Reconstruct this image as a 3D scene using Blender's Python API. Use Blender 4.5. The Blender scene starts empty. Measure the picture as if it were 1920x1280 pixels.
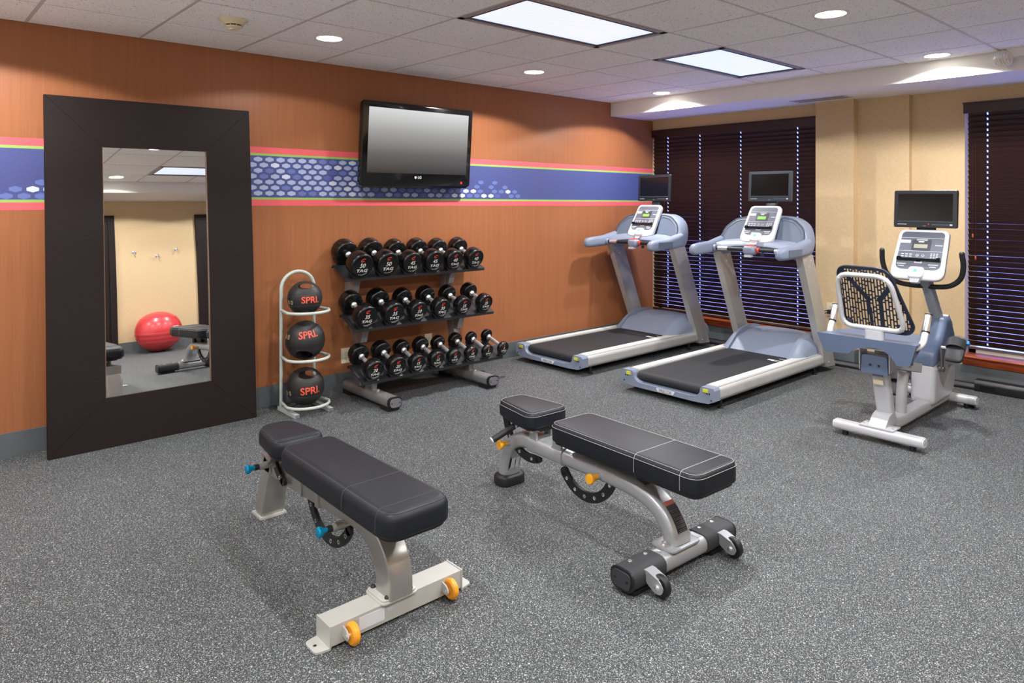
import bpy, bmesh, math, random
from mathutils import Vector, Matrix
random.seed(7)
PI = math.pi
scene = bpy.context.scene
COL = scene.collection

# ------------------------------------------------------------------ camera, world, exposure
F_PX, HOR_Y, YAW = 1322.0, 372.6, math.radians(48.38)
cam_data = bpy.data.cameras.new('camera')
cam = bpy.data.objects.new('camera', cam_data)
COL.objects.link(cam)
cam.location = (-6.614, -5.0, 1.50)
cam.rotation_euler = (PI / 2, 0, YAW - PI / 2)
cam_data.sensor_width = 36.0
cam_data.lens = F_PX / 1920 * 36.0
cam_data.shift_y = -(640 - HOR_Y) / 1920
cam_data.clip_start = 0.05
scene.camera = cam

world = bpy.data.worlds.new('sky')
scene.world = world
world.use_nodes = True
wb = world.node_tree.nodes['Background']
wb.inputs['Color'].default_value = (0.27, 0.33, 1.0, 1)
wb.inputs['Strength'].default_value = 3.0

scene.view_settings.view_transform = 'Standard'
scene.view_settings.look = 'None'
scene.view_settings.gamma = 1.0
scene.view_settings.use_curve_mapping = False
scene.view_settings.exposure = 0.42
SPOT_W = 165.0
PANEL_E = 1.05

# ------------------------------------------------------------------ materials
def srgb(r, g, b):
    f = lambda c: (c / 255 / 12.92) if c / 255 <= 0.04045 else ((c / 255 + 0.055) / 1.055) ** 2.4
    return (f(r), f(g), f(b), 1.0)

class NT:
    def __init__(self, name):
        self.m = bpy.data.materials.new(name)
        self.m.use_nodes = True
        self.t = self.m.node_tree
        self.b = self.t.nodes['Principled BSDF']
    def n(self, typ, **kw):
        nd = self.t.nodes.new(typ)
        for k, v in kw.items():
            if k.startswith('i_'):
                nd.inputs[k[2:].replace('_', ' ')].default_value = v
            else:
                setattr(nd, k, v)
        return nd
    def l(self, a, b):
        self.t.links.new(a, b)
    def coord(self, scale=(1, 1, 1), rot=(0, 0, 0)):
        tc = self.n('ShaderNodeTexCoord')
        mp = self.n('ShaderNodeMapping')
        mp.inputs['Scale'].default_value = scale
        mp.inputs['Rotation'].default_value = rot
        self.l(tc.outputs['Object'], mp.inputs['Vector'])
        return mp.outputs['Vector']
    def ramp(self, fac, stops):
        r = self.n('ShaderNodeValToRGB')
        e = r.color_ramp.elements
        while len(e) < len(stops):
            e.new(0.5)
        for el, (p, c) in zip(e, stops):
            el.position = p
            el.color = c
        self.l(fac, r.inputs['Fac'])
        return r.outputs['Color']
    def mix(self, fac, a, b, mode='MIX'):
        m = self.n('ShaderNodeMix', data_type='RGBA', blend_type=mode)
        for sock, v in ((m.inputs[0], fac), (m.inputs[6], a), (m.inputs[7], b)):
            if hasattr(v, 'links') or hasattr(v, 'is_linked'):
                self.l(v, sock)
            else:
                sock.default_value = v
        return m.outputs[2]
    def bump(self, h, strength=0.2, dist=0.002):
        b = self.n('ShaderNodeBump')
        b.inputs['Strength'].default_value = strength
        b.inputs['Distance'].default_value = dist
        self.l(h, b.inputs['Height'])
        self.l(b.outputs['Normal'], self.b.inputs['Normal'])

def mat(name, col, rough=0.5, metal=0.0, var=0.06, vscale=12.0, bump=0.0, bscale=200.0, spec=0.5, coat=0.0, emit=None, estr=0.0):
    """procedural surface: base colour with soft noise variation, optional fine grain bump"""
    t = NT(name)
    v = t.coord()
    nz = t.n('ShaderNodeTexNoise', i_Scale=vscale, i_Detail=3.0)
    t.l(v, nz.inputs['Vector'])
    a = tuple(max(0, c * (1 - var)) for c in col[:3]) + (1,)
    b = tuple(min(1, c * (1 + var)) for c in col[:3]) + (1,)
    t.l(t.ramp(nz.outputs['Fac'], [(0.3, a), (0.7, b)]), t.b.inputs['Base Color'])
    t.b.inputs['Roughness'].default_value = rough
    t.b.inputs['Metallic'].default_value = metal
    t.b.inputs['Specular IOR Level'].default_value = spec
    t.b.inputs['Coat Weight'].default_value = coat
    if bump:
        n2 = t.n('ShaderNodeTexNoise', i_Scale=bscale, i_Detail=2.0)
        t.l(v, n2.inputs['Vector'])
        t.bump(n2.outputs['Fac'], bump, 0.001)
    if emit:
        t.b.inputs['Emission Color'].default_value = emit
        t.b.inputs['Emission Strength'].default_value = estr
    return t.m

M = {}
def floor_material():
    t = NT('speckled_rubber')
    v = t.coord()
    col = None
    base = t.n('ShaderNodeTexNoise', i_Scale=3.0, i_Detail=4.0)
    t.l(v, base.inputs['Vector'])
    c0 = t.ramp(base.outputs['Fac'], [(0.3, srgb(35, 37, 39)), (0.7, srgb(44, 47, 49))])
    def flecks(scale, thr, soft, colr, under, seedoff):
        mp = t.coord((1, 1, 1), (0, 0, seedoff))
        w = t.n('ShaderNodeTexNoise', i_Scale=scale, i_Detail=1.0, i_Roughness=0.6, i_Distortion=0.9)
        t.l(mp, w.inputs['Vector'])
        f = t.ramp(w.outputs['Fac'], [(thr, (0, 0, 0, 1)), (thr + soft, (1, 1, 1, 1))])
        return t.mix(f, under, colr)
    c1 = flecks(230, 0.54, 0.05, srgb(66, 69, 71), c0, 0.4)
    c2 = flecks(270, 0.60, 0.04, srgb(165, 169, 171), c1, 1.1)
    c3 = flecks(160, 0.655, 0.03, srgb(178, 180, 180), c2, 2.2)
    t.l(c3, t.b.inputs['Base Color'])
    t.b.inputs['Roughness'].default_value = 0.72
    t.b.inputs['Specular IOR Level'].default_value = 0.35
    bn = t.n('ShaderNodeTexNoise', i_Scale=220.0, i_Detail=2.0)
    t.l(v, bn.inputs['Vector'])
    t.bump(bn.outputs['Fac'], 0.35, 0.0015)
    return t.m

def wood_wall_material():
    t = NT('orange_wood_wallcovering')
    v = t.coord((420, 420, 3.0))
    n1 = t.n('ShaderNodeTexNoise', i_Scale=1.0, i_Detail=4.0, i_Roughness=0.65)
    t.l(v, n1.inputs['Vector'])
    v2 = t.coord((38, 38, 0.5))
    n2 = t.n('ShaderNodeTexNoise', i_Scale=1.0, i_Detail=3.0)
    t.l(v2, n2.inputs['Vector'])
    c1 = t.ramp(n1.outputs['Fac'], [(0.30, srgb(134, 83, 53)), (0.70, srgb(176, 113, 74))])
    c2 = t.ramp(n2.outputs['Fac'], [(0.3, srgb(155, 96, 60)), (0.7, srgb(168, 107, 70))])
    t.l(t.mix(0.5, c1, c2), t.b.inputs['Base Color'])
    t.b.inputs['Roughness'].default_value = 0.42
    t.b.inputs['Specular IOR Level'].default_value = 0.35
    t.bump(n1.outputs['Fac'], 0.08, 0.001)
    return t.m

def beige_wall_material(name='beige_fabric_wallcovering'):
    t = NT(name)
    a = t.coord((30, 30, 220)); b = t.coord((260, 260, 26))
    n1 = t.n('ShaderNodeTexNoise', i_Scale=1.0, i_Detail=3.0); t.l(a, n1.inputs['Vector'])
    n2 = t.n('ShaderNodeTexNoise', i_Scale=1.0, i_Detail=3.0); t.l(b, n2.inputs['Vector'])
    c1 = t.ramp(n1.outputs['Fac'], [(0.3, srgb(194, 168, 130)), (0.7, srgb(214, 189, 150))])
    c2 = t.ramp(n2.outputs['Fac'], [(0.3, srgb(196, 170, 132)), (0.7, srgb(214, 189, 150))])
    t.l(t.mix(0.5, c1, c2), t.b.inputs['Base Color'])
    t.b.inputs['Roughness'].default_value = 0.75
    t.b.inputs['Specular IOR Level'].default_value = 0.25
    t.bump(n1.outputs['Fac'], 0.1, 0.001)
    return t.m

def tile_material():
    t = NT('mineral_fibre_ceiling_tile')
    v = t.coord()
    n0 = t.n('ShaderNodeTexNoise', i_Scale=2.0, i_Detail=2.0); t.l(v, n0.inputs['Vector'])
    c0 = t.ramp(n0.outputs['Fac'], [(0.3, srgb(246, 244, 242)), (0.7, srgb(250, 249, 247))])
    n1 = t.n('ShaderNodeTexNoise', i_Scale=130.0, i_Detail=2.0, i_Distortion=1.0); t.l(v, n1.inputs['Vector'])
    f = t.ramp(n1.outputs['Fac'], [(0.325, (1, 1, 1, 1)), (0.375, (0, 0, 0, 1))])
    t.l(t.mix(f, c0, srgb(150, 144, 140)), t.b.inputs['Base Color'])
    t.b.inputs['Roughness'].default_value = 0.9
    t.b.inputs['Specular IOR Level'].default_value = 0.1
    t.bump(n1.outputs['Fac'], 0.25, 0.002)
    return t.m

def red_wood_material():
    t = NT('cherry_wood')
    v = t.coord((22, 1.5, 22))
    n = t.n('ShaderNodeTexNoise', i_Scale=3.0, i_Detail=4.0); t.l(v, n.inputs['Vector'])
    t.l(t.ramp(n.outputs['Fac'], [(0.3, srgb(120, 50, 24)), (0.7, srgb(176, 84, 46))]), t.b.inputs['Base Color'])
    t.b.inputs['Roughness'].default_value = 0.35
    return t.m

def dark_wood_material(name, c0, c1, scale, rough):
    t = NT(name)
    v = t.coord(scale)
    n = t.n('ShaderNodeTexNoise', i_Scale=4.0, i_Detail=5.0); t.l(v, n.inputs['Vector'])
    t.l(t.ramp(n.outputs['Fac'], [(0.3, c0), (0.7, c1)]), t.b.inputs['Base Color'])
    t.b.inputs['Roughness'].default_value = rough
    t.bump(n.outputs['Fac'], 0.08, 0.0005)
    return t.m

def emission_lens_material():
    t = NT('prismatic_lens')
    v = t.coord((1, 1, 1))
    ck = t.n('ShaderNodeTexVoronoi', i_Scale=48.0, feature='F1'); ck.inputs['Randomness'].default_value = 0.0
    t.l(v, ck.inputs['Vector'])
    c = t.ramp(ck.outputs['Distance'], [(0.15, (1, 1, 1, 1)), (0.62, (0.40, 0.44, 0.58, 1))])
    t.l(t.mix(1.0, c, (0.86, 0.91, 1.0, 1), 'MULTIPLY'), t.b.inputs['Emission Color'])
    t.b.inputs['Emission Strength'].default_value = PANEL_E
    t.b.inputs['Base Color'].default_value = (0.25, 0.27, 0.32, 1)
    t.b.inputs['Roughness'].default_value = 0.3
    return t.m

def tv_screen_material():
    # room reflection on the screen, painted as a glowing grey gradient
    t = NT('tv_screen_painted_reflection')
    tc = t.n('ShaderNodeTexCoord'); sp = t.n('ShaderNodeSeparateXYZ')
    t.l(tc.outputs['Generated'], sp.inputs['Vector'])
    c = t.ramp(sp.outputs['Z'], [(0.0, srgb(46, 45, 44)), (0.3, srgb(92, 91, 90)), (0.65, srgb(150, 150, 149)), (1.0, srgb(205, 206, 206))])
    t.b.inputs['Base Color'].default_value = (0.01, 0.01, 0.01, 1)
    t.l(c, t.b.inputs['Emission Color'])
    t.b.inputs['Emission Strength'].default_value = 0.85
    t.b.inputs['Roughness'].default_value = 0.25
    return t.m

M['floor'] = floor_material()
M['wood'] = wood_wall_material()
M['beige'] = beige_wall_material()
M['tile'] = tile_material()
M['sillwood'] = red_wood_material()
M['espresso'] = dark_wood_material('espresso_wood', srgb(27, 19, 18), srgb(35, 25, 24), (6, 6, 60), 0.6)
M['espresso'].node_tree.nodes['Principled BSDF'].inputs['Specular IOR Level'].default_value = .22
M['blind'] = dark_wood_material('dark_blind_wood', srgb(44, 27, 22), srgb(64, 39, 30), (60, 3, 60), 0.38)
M['white_paint'] = mat('white_paint', srgb(232, 229, 224), 0.7, var=0.015)
M['tbar'] = mat('painted_grid_bar', srgb(196, 192, 188), 0.5, var=0.03)
M['base'] = mat('grey_rubber_base', srgb(92, 98, 101), 0.5, var=0.05)
M['black_plastic'] = mat('black_plastic', srgb(24, 24, 26), 0.45, bump=0.05)
M['gloss_black'] = mat('gloss_black', srgb(12, 12, 13), 0.12, coat=0.3)
M['screen_black'] = mat('dark_glass', srgb(14, 12, 14), 0.15)
M['lens'] = emission_lens_material()
M['lamp'] = mat('lamp_glow', (1, 1, 1, 1), 0.4, emit=(1.0, 0.95, 0.86, 1), estr=14.0)
M['mirror'] = mat('mirror_silver', (0.92, 0.93, 0.92, 1), 0.0, metal=1.0, var=0.0)
M['tv_painted_sheen'] = tv_screen_material()
M['chrome'] = mat('chrome', (0.88, 0.88, 0.90, 1), 0.24, metal=.85, var=0.02)
M['ivory'] = mat('ivory_plastic', srgb(222, 212, 184), 0.4, var=0.02)
M['cream'] = mat('cream_plastic', srgb(228, 214, 180), 0.45, var=0.02)
M['red_print'] = mat('coral_print', srgb(232, 96, 104), 0.6, var=0.03)
M['green_print'] = mat('lime_print', srgb(150, 190, 92), 0.6, var=0.03)
M['blue_print'] = mat('blue_print', srgb(72, 80, 136), 0.6, var=0.06, vscale=60)
M['hex0'] = mat('hex_pale', srgb(166, 180, 214), 0.6, var=0.03)
M['hex1'] = mat('hex_mid', srgb(100, 116, 180), 0.6, var=0.03)
M['hex2'] = mat('hex_light', srgb(205, 214, 232), 0.6, var=0.03)
M['hex3'] = mat('hex_deep', srgb(84, 96, 164), 0.6, var=0.03)

# ------------------------------------------------------------------ mesh builder
def smooth_pts(pts, n=6, closed=False):
    """Catmull-Rom through pts"""
    P = [Vector(p) for p in pts]
    out = []
    N = len(P)
    rng = range(N) if closed else range(N - 1)
    for i in rng:
        p1, p2 = P[i], P[(i + 1) % N]
        p0 = P[(i - 1) % N] if (closed or i > 0) else p1 * 2 - p2
        p3 = P[(i + 2) % N] if (closed or i < N - 2) else p2 * 2 - p1
        for k in range(n):
            t = k / n
            out.append(0.5 * ((2 * p1) + (p2 - p0) * t + (2 * p0 - 5 * p1 + 4 * p2 - p3) * t * t + (3 * p1 - p0 - 3 * p2 + p3) * t ** 3))
    if not closed:
        out.append(P[-1])
    return out

def round_poly(pts, r, n=5):
    """2-D polygon with rounded corners; r scalar or list"""
    out = []
    N = len(pts)
    for i in range(N):
        rr = r[i] if isinstance(r, (list, tuple)) else r
        p = Vector(pts[i]).to_2d(); a = Vector(pts[i - 1]).to_2d(); b = Vector(pts[(i + 1) % N]).to_2d()
        if rr <= 1e-6:
            out.append((p.x, p.y)); continue
        d1 = (a - p); d2 = (b - p)
        l = min(rr, d1.length * 0.49, d2.length * 0.49)
        s = p + d1.normalized() * l; e = p + d2.normalized() * l
        for k in range(n + 1):
            t = k / n
            q = s * (1 - t) ** 2 + p * 2 * t * (1 - t) + e * t * t
            out.append((q.x, q.y))
    return out

def rrect(w, h, r, n=5):
    return round_poly([(-w / 2, -h / 2), (w / 2, -h / 2), (w / 2, h / 2), (-w / 2, h / 2)], r, n)

def inset(poly, d):
    """inset closed CCW 2-D polygon"""
    N = len(poly); out = []
    for i in range(N):
        p = Vector(poly[i]); a = Vector(poly[i - 1]); b = Vector(poly[(i + 1) % N])
        e1 = (p - a); e2 = (b - p)
        if e1.length < 1e-9: e1 = e2
        if e2.length < 1e-9: e2 = e1
        n1 = Vector((-e1.y, e1.x)).normalized(); n2 = Vector((-e2.y, e2.x)).normalized()
        m = (n1 + n2)
        if m.length < 1e-6: m = n1
        m.normalize()
        c = max(0.4, m.dot(n1))
        q = p + m * (d / c)
        out.append((q.x, q.y))
    return out

class MB:
    def __init__(self, mtx=None):
        self.bm = bmesh.new()
        self.M = mtx or Matrix.Identity(4)
    def _v(self, p):
        return self.bm.verts.new(self.M @ Vector(p))
    def _bevel(self, faces, w, seg, ang=0.5):
        edges = set(e for f in faces for e in f.edges if e.is_valid)
        es = [e for e in edges if len(e.link_faces) == 2 and e.calc_face_angle(0) > ang]
        if es:
            bmesh.ops.bevel(self.bm, geom=es, offset=w, segments=seg, profile=0.5, affect='EDGES', clamp_overlap=True)
    def box(self, c, s, rot=None, bevel=0.0, seg=2):
        R = rot if isinstance(rot, Matrix) else (Matrix.Rotation(rot[1], 4, rot[0]) if rot else Matrix.Identity(4))
        T = Matrix.Translation(c) @ R.to_4x4()
        vs = []
        for x in (-.5, .5):
            for y in (-.5, .5):
                for z in (-.5, .5):
                    vs.append(self._v(T @ Vector((x * s[0], y * s[1], z * s[2]))))
        fs = [self.bm.faces.new([vs[i] for i in q]) for q in ((0, 1, 3, 2), (4, 6, 7, 5), (0, 4, 5, 1), (2, 3, 7, 6), (0, 2, 6, 4), (1, 5, 7, 3))]
        if bevel: self._bevel(fs, bevel, seg)
        return self
    def loft(self, rings, cap0=True, cap1=True, closed=True, loop=False):
        V = [[self._v(p) for p in r] for r in rings]
        n = len(V[0]); fs = []
        pairs = list(zip(V[:-1], V[1:])) + ([(V[-1], V[0])] if loop else [])
        for a, b in pairs:
            for i in range(n if closed else n - 1):
                j = (i + 1) % n
                try: fs.append(self.bm.faces.new((a[i], a[j], b[j], b[i])))
                except ValueError: pass
        if closed and not loop:
            if cap0: fs.append(self.bm.faces.new(list(reversed(V[0]))))
            if cap1: fs.append(self.bm.faces.new(V[-1]))
        return fs
    def prism(self, pts, axis, d0, d1, bevel=0.0, seg=2):
        f = {'x': lambda a, b, d: (d, a, b), 'y': lambda a, b, d: (a, d, b), 'z': lambda a, b, d: (a, b, d)}[axis]
        fs = self.loft([[f(p[0], p[1], d0) for p in pts], [f(p[0], p[1], d1) for p in pts]])
        if bevel: self._bevel(fs, bevel, seg, 0.6)
        return self
    def frame(self, d):
        d = Vector(d).normalized()
        u = Vector((0, 0, 1)) if abs(d.z) < 0.9 else Vector((1, 0, 0))
        a = d.cross(u).normalized(); b = a.cross(d).normalized()
        return d, a, b
    def cyl(self, p0, p1, r0, r1=None, n=20, cap=True):
        r1 = r0 if r1 is None else r1
        p0 = Vector(p0); p1 = Vector(p1); d, a, b = self.frame(p1 - p0)
        ring = lambda p, r: [p + a * (r * math.cos(2 * PI * i / n)) + b * (r * math.sin(2 * PI * i / n)) for i in range(n)]
        self.loft([ring(p0, r0), ring(p1, r1)], cap, cap)
        return self
    def lathe(self, prof, o=(0, 0, 0), d=(0, 0, 1), n=28):
        """prof: list of (radius, height along d)"""
        o = Vector(o); d, a, b = self.frame(d)
        rings = []
        for r, h in prof:
            r = max(r, 1e-5)
            rings.append([o + d * h + a * (r * math.cos(2 * PI * i / n)) + b * (r * math.sin(2 * PI * i / n)) for i in range(n)])
        self.loft(rings)
        return self
    def tube(self, path, r, n=12, closed=False):
        P = [Vector(p) for p in path]; N = len(P); rings = []
        T = []
        for i in range(N):
            if closed: t = P[(i + 1) % N] - P[i - 1]
            else: t = P[min(i + 1, N - 1)] - P[max(i - 1, 0)]
            T.append(t.normalized())
        d, a, b = self.frame(T[0])
        for i in range(N):
            if i > 0:
                q = T[i - 1].rotation_difference(T[i]); a = q @ a
            a = (a - T[i] * a.dot(T[i])).normalized(); b = T[i].cross(a)
            rr = r[i] if isinstance(r, (list, tuple)) else r
            rings.append([P[i] + a * (rr * math.cos(2 * PI * k / n)) + b * (rr * math.sin(2 * PI * k / n)) for k in range(n)])
        self.loft(rings, loop=closed)
        return self
    def sweep(self, path, prof, binormal, scale=None, cap=True):
        """planar path; profile (u along binormal, v along in-plane normal)"""
        P = [Vector(p) for p in path]; N = len(P); bn = Vector(binormal).normalized(); rings = []
        for i in range(N):
            t = (P[min(i + 1, N - 1)] - P[max(i - 1, 0)]).normalized()
            nn = t.cross(bn).normalized()
            s = scale[i] if scale else 1.0
            su, sv = s if isinstance(s, (list, tuple)) else (s, s)
            rings.append([P[i] + bn * (u * su) + nn * (v * sv) for u, v in prof])
        self.loft(rings, cap, cap)
        return self
    def pad(self, poly, z0, z1, r=0.02, n=4, rb=None, dome=0.0):
        """soft cushion: 2-D outline (CCW) between z0 and z1, rounded top and bottom edges"""
        rb = r * 0.5 if rb is None else rb
        rings = []
        for k in range(n + 1):
            a = PI / 2 * k / n
            rings.append([(x, y, z0 + rb * (1 - math.sin(a))) for x, y in inset(poly, rb * (1 - math.cos(PI / 2 - a)))] if False else
                         [(x, y, z0 + rb - rb * math.cos(a)) for x, y in inset(poly, rb - rb * math.sin(a))])
        for k in range(n + 1):
            a = PI / 2 * k / n
            rings.append([(x, y, z1 - r + r * math.sin(a)) for x, y in inset(poly, r - r * math.cos(a))])
        if dome:
            rings.append([(x, y, z1 + dome * 0.7) for x, y in inset(poly, r * 2.2)])
        self.loft(rings)
        return self
    def sphere(self, c, r, nu=24, nv=14, sc=(1, 1, 1)):
        c = Vector(c)
        rings = []
        for j in range(nv + 1):
            th = PI * j / nv
            rr = max(math.sin(th), 1e-4)
            rings.append([(c.x + r * sc[0] * rr * math.cos(2 * PI * i / nu), c.y + r * sc[1] * rr * math.sin(2 * PI * i / nu), c.z - r * sc[2] * math.cos(th)) for i in range(nu)])
        self.loft(rings)
        return self
    def mesh(self, name, smooth=35):
        bmesh.ops.recalc_face_normals(self.bm, faces=self.bm.faces[:])
        me = bpy.data.meshes.new(name)
        self.bm.to_mesh(me); self.bm.free()
        if smooth:
            me.polygons.foreach_set('use_smooth', [True] * len(me.polygons))
            me.set_sharp_from_angle(angle=math.radians(smooth))
        return me
    def obj(self, name, material, parent=None, loc=None, smooth=35, label=None):
        me = self.mesh(name, smooth)
        me.materials.append(M[material] if isinstance(material, str) else material)
        return link(name, me, parent, loc, label)

def link(name, me, parent=None, loc=None, label=None):
    o = bpy.data.objects.new(name, me)
    COL.objects.link(o)
    if parent: o.parent = parent
    if loc: o.location = loc
    if label: o['label'] = label
    return o

def thing(name, label, cat, loc=(0, 0, 0), rotz=0.0, group=None):
    o = bpy.data.objects.new(name, None)
    o.empty_display_size = 0.1
    COL.objects.link(o)
    o.location = loc; o.rotation_euler = (0, 0, rotz)
    return tag(o, label, cat, group)

def tag(o, label, cat, group=None):
    o['label'] = label; o['category'] = cat
    if group: o['group'] = group
    return o

def struct(o):
    o['kind'] = 'structure'
    return o

def text_mesh(s, size, bold=0.0, shear=0.0, align='CENTER', extrude=0.0):
    cu = bpy.data.curves.new('lettering', 'FONT')
    cu.body = s; cu.size = size; cu.offset = bold; cu.shear = shear
    cu.align_x = align; cu.align_y = 'CENTER'; cu.extrude = extrude
    cu.resolution_u = 3
    o = bpy.data.objects.new('lettering', cu)
    COL.objects.link(o)
    bpy.context.view_layer.update()
    me = bpy.data.meshes.new_from_object(o.evaluated_get(bpy.context.evaluated_depsgraph_get()))
    bpy.data.objects.remove(o); bpy.data.curves.remove(cu)
    return me

def place_mesh(me, mtx):
    me = me.copy(); me.transform(mtx); return me

def add_text(name, s, size, mtx, material, parent, bold=0.0, shear=0.0, align='CENTER'):
    me = text_mesh(s, size, bold, shear, align)
    me.transform(mtx)
    me.materials.clear(); me.materials.append(M[material])
    return link(name, me, parent)

def copy_tree(o, parent=None):
    c = o.copy(); COL.objects.link(c); c.parent = parent
    for ch in list(o.children):
        copy_tree(ch, c)
    return c

def basis(x, y, z, o):
    """matrix with given axes and origin"""
    x = Vector(x).normalized(); y = Vector(y).normalized(); z = Vector(z).normalized()
    m = Matrix((x, y, z)).transposed().to_4x4()
    m.translation = Vector(o)
    return m

# ================================================================== the room
H = 2.54                      # ceiling height
XL, YD = -7.10, -6.0          # left wall and rear wall
SOF, SOFZ = 0.739, 2.393      # soffit depth and underside height
WIN = [(-1.905, -0.006), (-4.95, -3.145)]   # window openings in the right wall (y ranges)
WZ0, WZ1 = 0.215, 2.27

def slab(name, x0, x1, y0, y1, z0, z1, m, parent=None):
    return MB().box(((x0 + x1) / 2, (y0 + y1) / 2, (z0 + z1) / 2), (x1 - x0, y1 - y0, z1 - z0)).obj(name, m, parent, smooth=0)

struct(slab('floor', XL - .15, .25, YD - .15, .15, -.06, 0, 'floor'))
wall_left = struct(slab('wall_left', XL - .15, .25, 0, .15, 0, H + .1, 'wood'))
struct(slab('wall_west', XL - .15, XL, YD - .15, 0, 0, H + .1, 'white_paint'))
struct(slab('wall_rear', XL, .25, YD - .15, YD, 0, H + .1, 'beige'))

# right wall with two window openings
def wall_right():
    b = MB()
    X0, X1 = 0.0, 0.18
    def blk(y0, y1, z0, z1): b.box(((X0 + X1) / 2, (y0 + y1) / 2, (z0 + z1) / 2), (X1 - X0, y1 - y0, z1 - z0))
    ys = [YD, WIN[1][0], WIN[1][1], WIN[0][0], WIN[0][1], 0.0]
    for i in range(5):
        y0, y1 = ys[i], ys[i + 1]
        if i in (1, 3):
            blk(y0, y1, 0, WZ0); blk(y0, y1, WZ1, H + .1)
        else:
            blk(y0, y1, 0, H + .1)
    return struct(b.obj('wall_right', 'beige', smooth=0))
wr = wall_right()
# shallow pilaster between the windows
for xa, ya, yb in ((-.145, -2.315, -1.972), (-.060, -2.745, -2.315)):
    MB().box((xa / 2, (ya + yb) / 2, SOFZ / 2), (-xa, yb - ya, SOFZ), bevel=.003).obj('pilaster', 'beige', wr, smooth=0)

# ceiling: deck, soffits, grid bars and single tiles
ceil = struct(slab('ceiling', XL - .15, .25, YD - .15, .15, H + .02, H + .12, 'white_paint'))
struct(slab('trim_1', -SOF, 0, YD, 0, SOFZ, H + .02, 'white_paint'))['label'] = 'white painted soffit above the windows'
struct(slab('trim_2', XL, -SOF, YD, YD + SOF, SOFZ, H + .02, 'white_paint'))['label'] = 'white painted soffit along the rear wall'
GX = [-5.388 + .6096 * k for k in range(-4, 9)]
GX = [g for g in GX if XL < g < -SOF - .05]
GY = [-.53 - .6096 * k for k in range(0, 9)]
GY = [g for g in GY if g > YD + SOF + .03]
for gx in GX:
    mid = min(abs(gx + 3.559), abs(gx + 1.730)) < .05      # column that runs into the light panels
    for ya, yb in (((-1.749, 0), (-4.187, -2.359), (YD + SOF, -4.797)) if mid else ((YD + SOF, 0),)):
        slab('grid_bar', gx - .012, gx + .012, ya, yb, H - .002, H + .02, 'tbar', ceil)
for gy in GY:
    slab('grid_bar', XL, -SOF, gy - .011, gy + .011, H - .001, H + .02, 'tbar', ceil)
TROFF = [(3, 2), (6, 2), (3, 6), (6, 6)]       # column, row of the light panels (two tiles wide)
ex = [XL] + GX + [-SOF]; ey = [0.0] + GY + [YD + SOF]
tx0 = GX.index(min(GX, key=lambda g: abs(g + 4.169)))
troff_cells = set()
TR = []
for (gx0, gy0) in ((-4.169, -1.749), (-2.340, -1.749), (-4.169, -4.187), (-2.340, -4.187)):
    ci = min(range(len(ex)), key=lambda i: abs(ex[i] - gx0)); ri = min(range(len(ey)), key=lambda i: abs(ey[i] - gy0))
    troff_cells |= {(ci, ri), (ci + 1, ri)}
    TR.append((ex[ci], ex[ci + 2], ey[ri + 1], ey[ri]))
DOWN = [(x, y) for x in (-6.28, -4.47, -2.65, -.932) for y in (-.81, -3.23, -4.95)]
tile_cache = {}
for i in range(len(ex) - 1):
    for j in range(len(ey) - 1):
        if (i, j) in troff_cells: continue
        w = ex[i + 1] - ex[i] - .012; d = ey[j] - ey[j + 1] - .012
        key = (round(w, 3), round(d, 3))
        if key not in tile_cache:
            b = MB()
            b.loft([[(x, y, z) for x, y in inset(rrect(w, d, .002, 1), q)] for q, z in ((0, .02), (0, .003), (.006, -.0035))], True, True)
            me = b.mesh('ceiling_tile', 0); me.materials.append(M['tile'])
            tile_cache[key] = me
        link('ceiling_tile', tile_cache[key], ceil, ((ex[i] + ex[i + 1]) / 2, (ey[j] + ey[j + 1]) / 2, H))

# baseboards
def baseboard(name, x0, x1, y0, y1):
    return struct(MB().box(((x0 + x1) / 2, (y0 + y1) / 2, .072), (x1 - x0, y1 - y0, .144), bevel=.003).obj(name, 'base', smooth=0))
baseboard('baseboard_left', XL, 0, -.012, 0)
baseboard('baseboard_right', -.012, 0, YD, -.012)
baseboard('baseboard_pilaster', -.072, -.060, -2.745, -2.315)
baseboard('baseboard_pilaster', -.157, -.145, -2.327, -1.972)
baseboard('baseboard_pilaster', -.145, -.060, -2.327, -2.315)
baseboard('baseboard_pilaster', -.072, -.012, -2.757, -2.745)
baseboard('baseboard_west', XL, XL + .012, YD, -.012)

# printed band on the left wall
def band(name, x0, x1, za, zb, slope, m, d):
    zc = lambda x, z: z + slope * (x + 4.666)
    b = MB()
    b.loft([[(x0, -d, zc(x0, za)), (x1, -d, zc(x1, za)), (x1, -d, zc(x1, zb)), (x0, -d, zc(x0, zb))],
            [(x0, 0, zc(x0, za)), (x1, 0, zc(x1, za)), (x1, 0, zc(x1, zb)), (x0, 0, zc(x0, zb))]])
    return b.obj(name, m, wall_left, smooth=0)
def stripes(x0, x1, zb, slope):
    band('coral_stripe', x0, x1, zb, zb + .045, slope, 'red_print', .0010)
    band('lime_stripe', x0, x1, zb + .045, zb + .061, slope, 'green_print', .0010)
    bl = band('blue_band', x0, x1, zb + .061, zb + .362, slope, 'blue_print', .0010)
    band('lime_stripe', x0, x1, zb + .362, zb + .378, slope, 'green_print', .0010)
    band('coral_stripe', x0, x1, zb + .378, zb + .424, slope, 'red_print', .0010)
    return bl
SLOPE = -.0066
stripes(-5.3, 0, 1.450, SLOPE)
stripes(XL, -5.3, 1.434, 0)
hexm = {}
for k in range(4):
    b = MB()
    b.prism([(0, -.0188), (.031, -.0085), (.031, .0085), (0, .0188), (-.031, .0085), (-.031, -.0085)], 'y', 0, -.0008)
    hexm[k] = b.mesh('hexagon', 0); hexm[k].materials.append(M['hex%d' % k])
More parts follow.
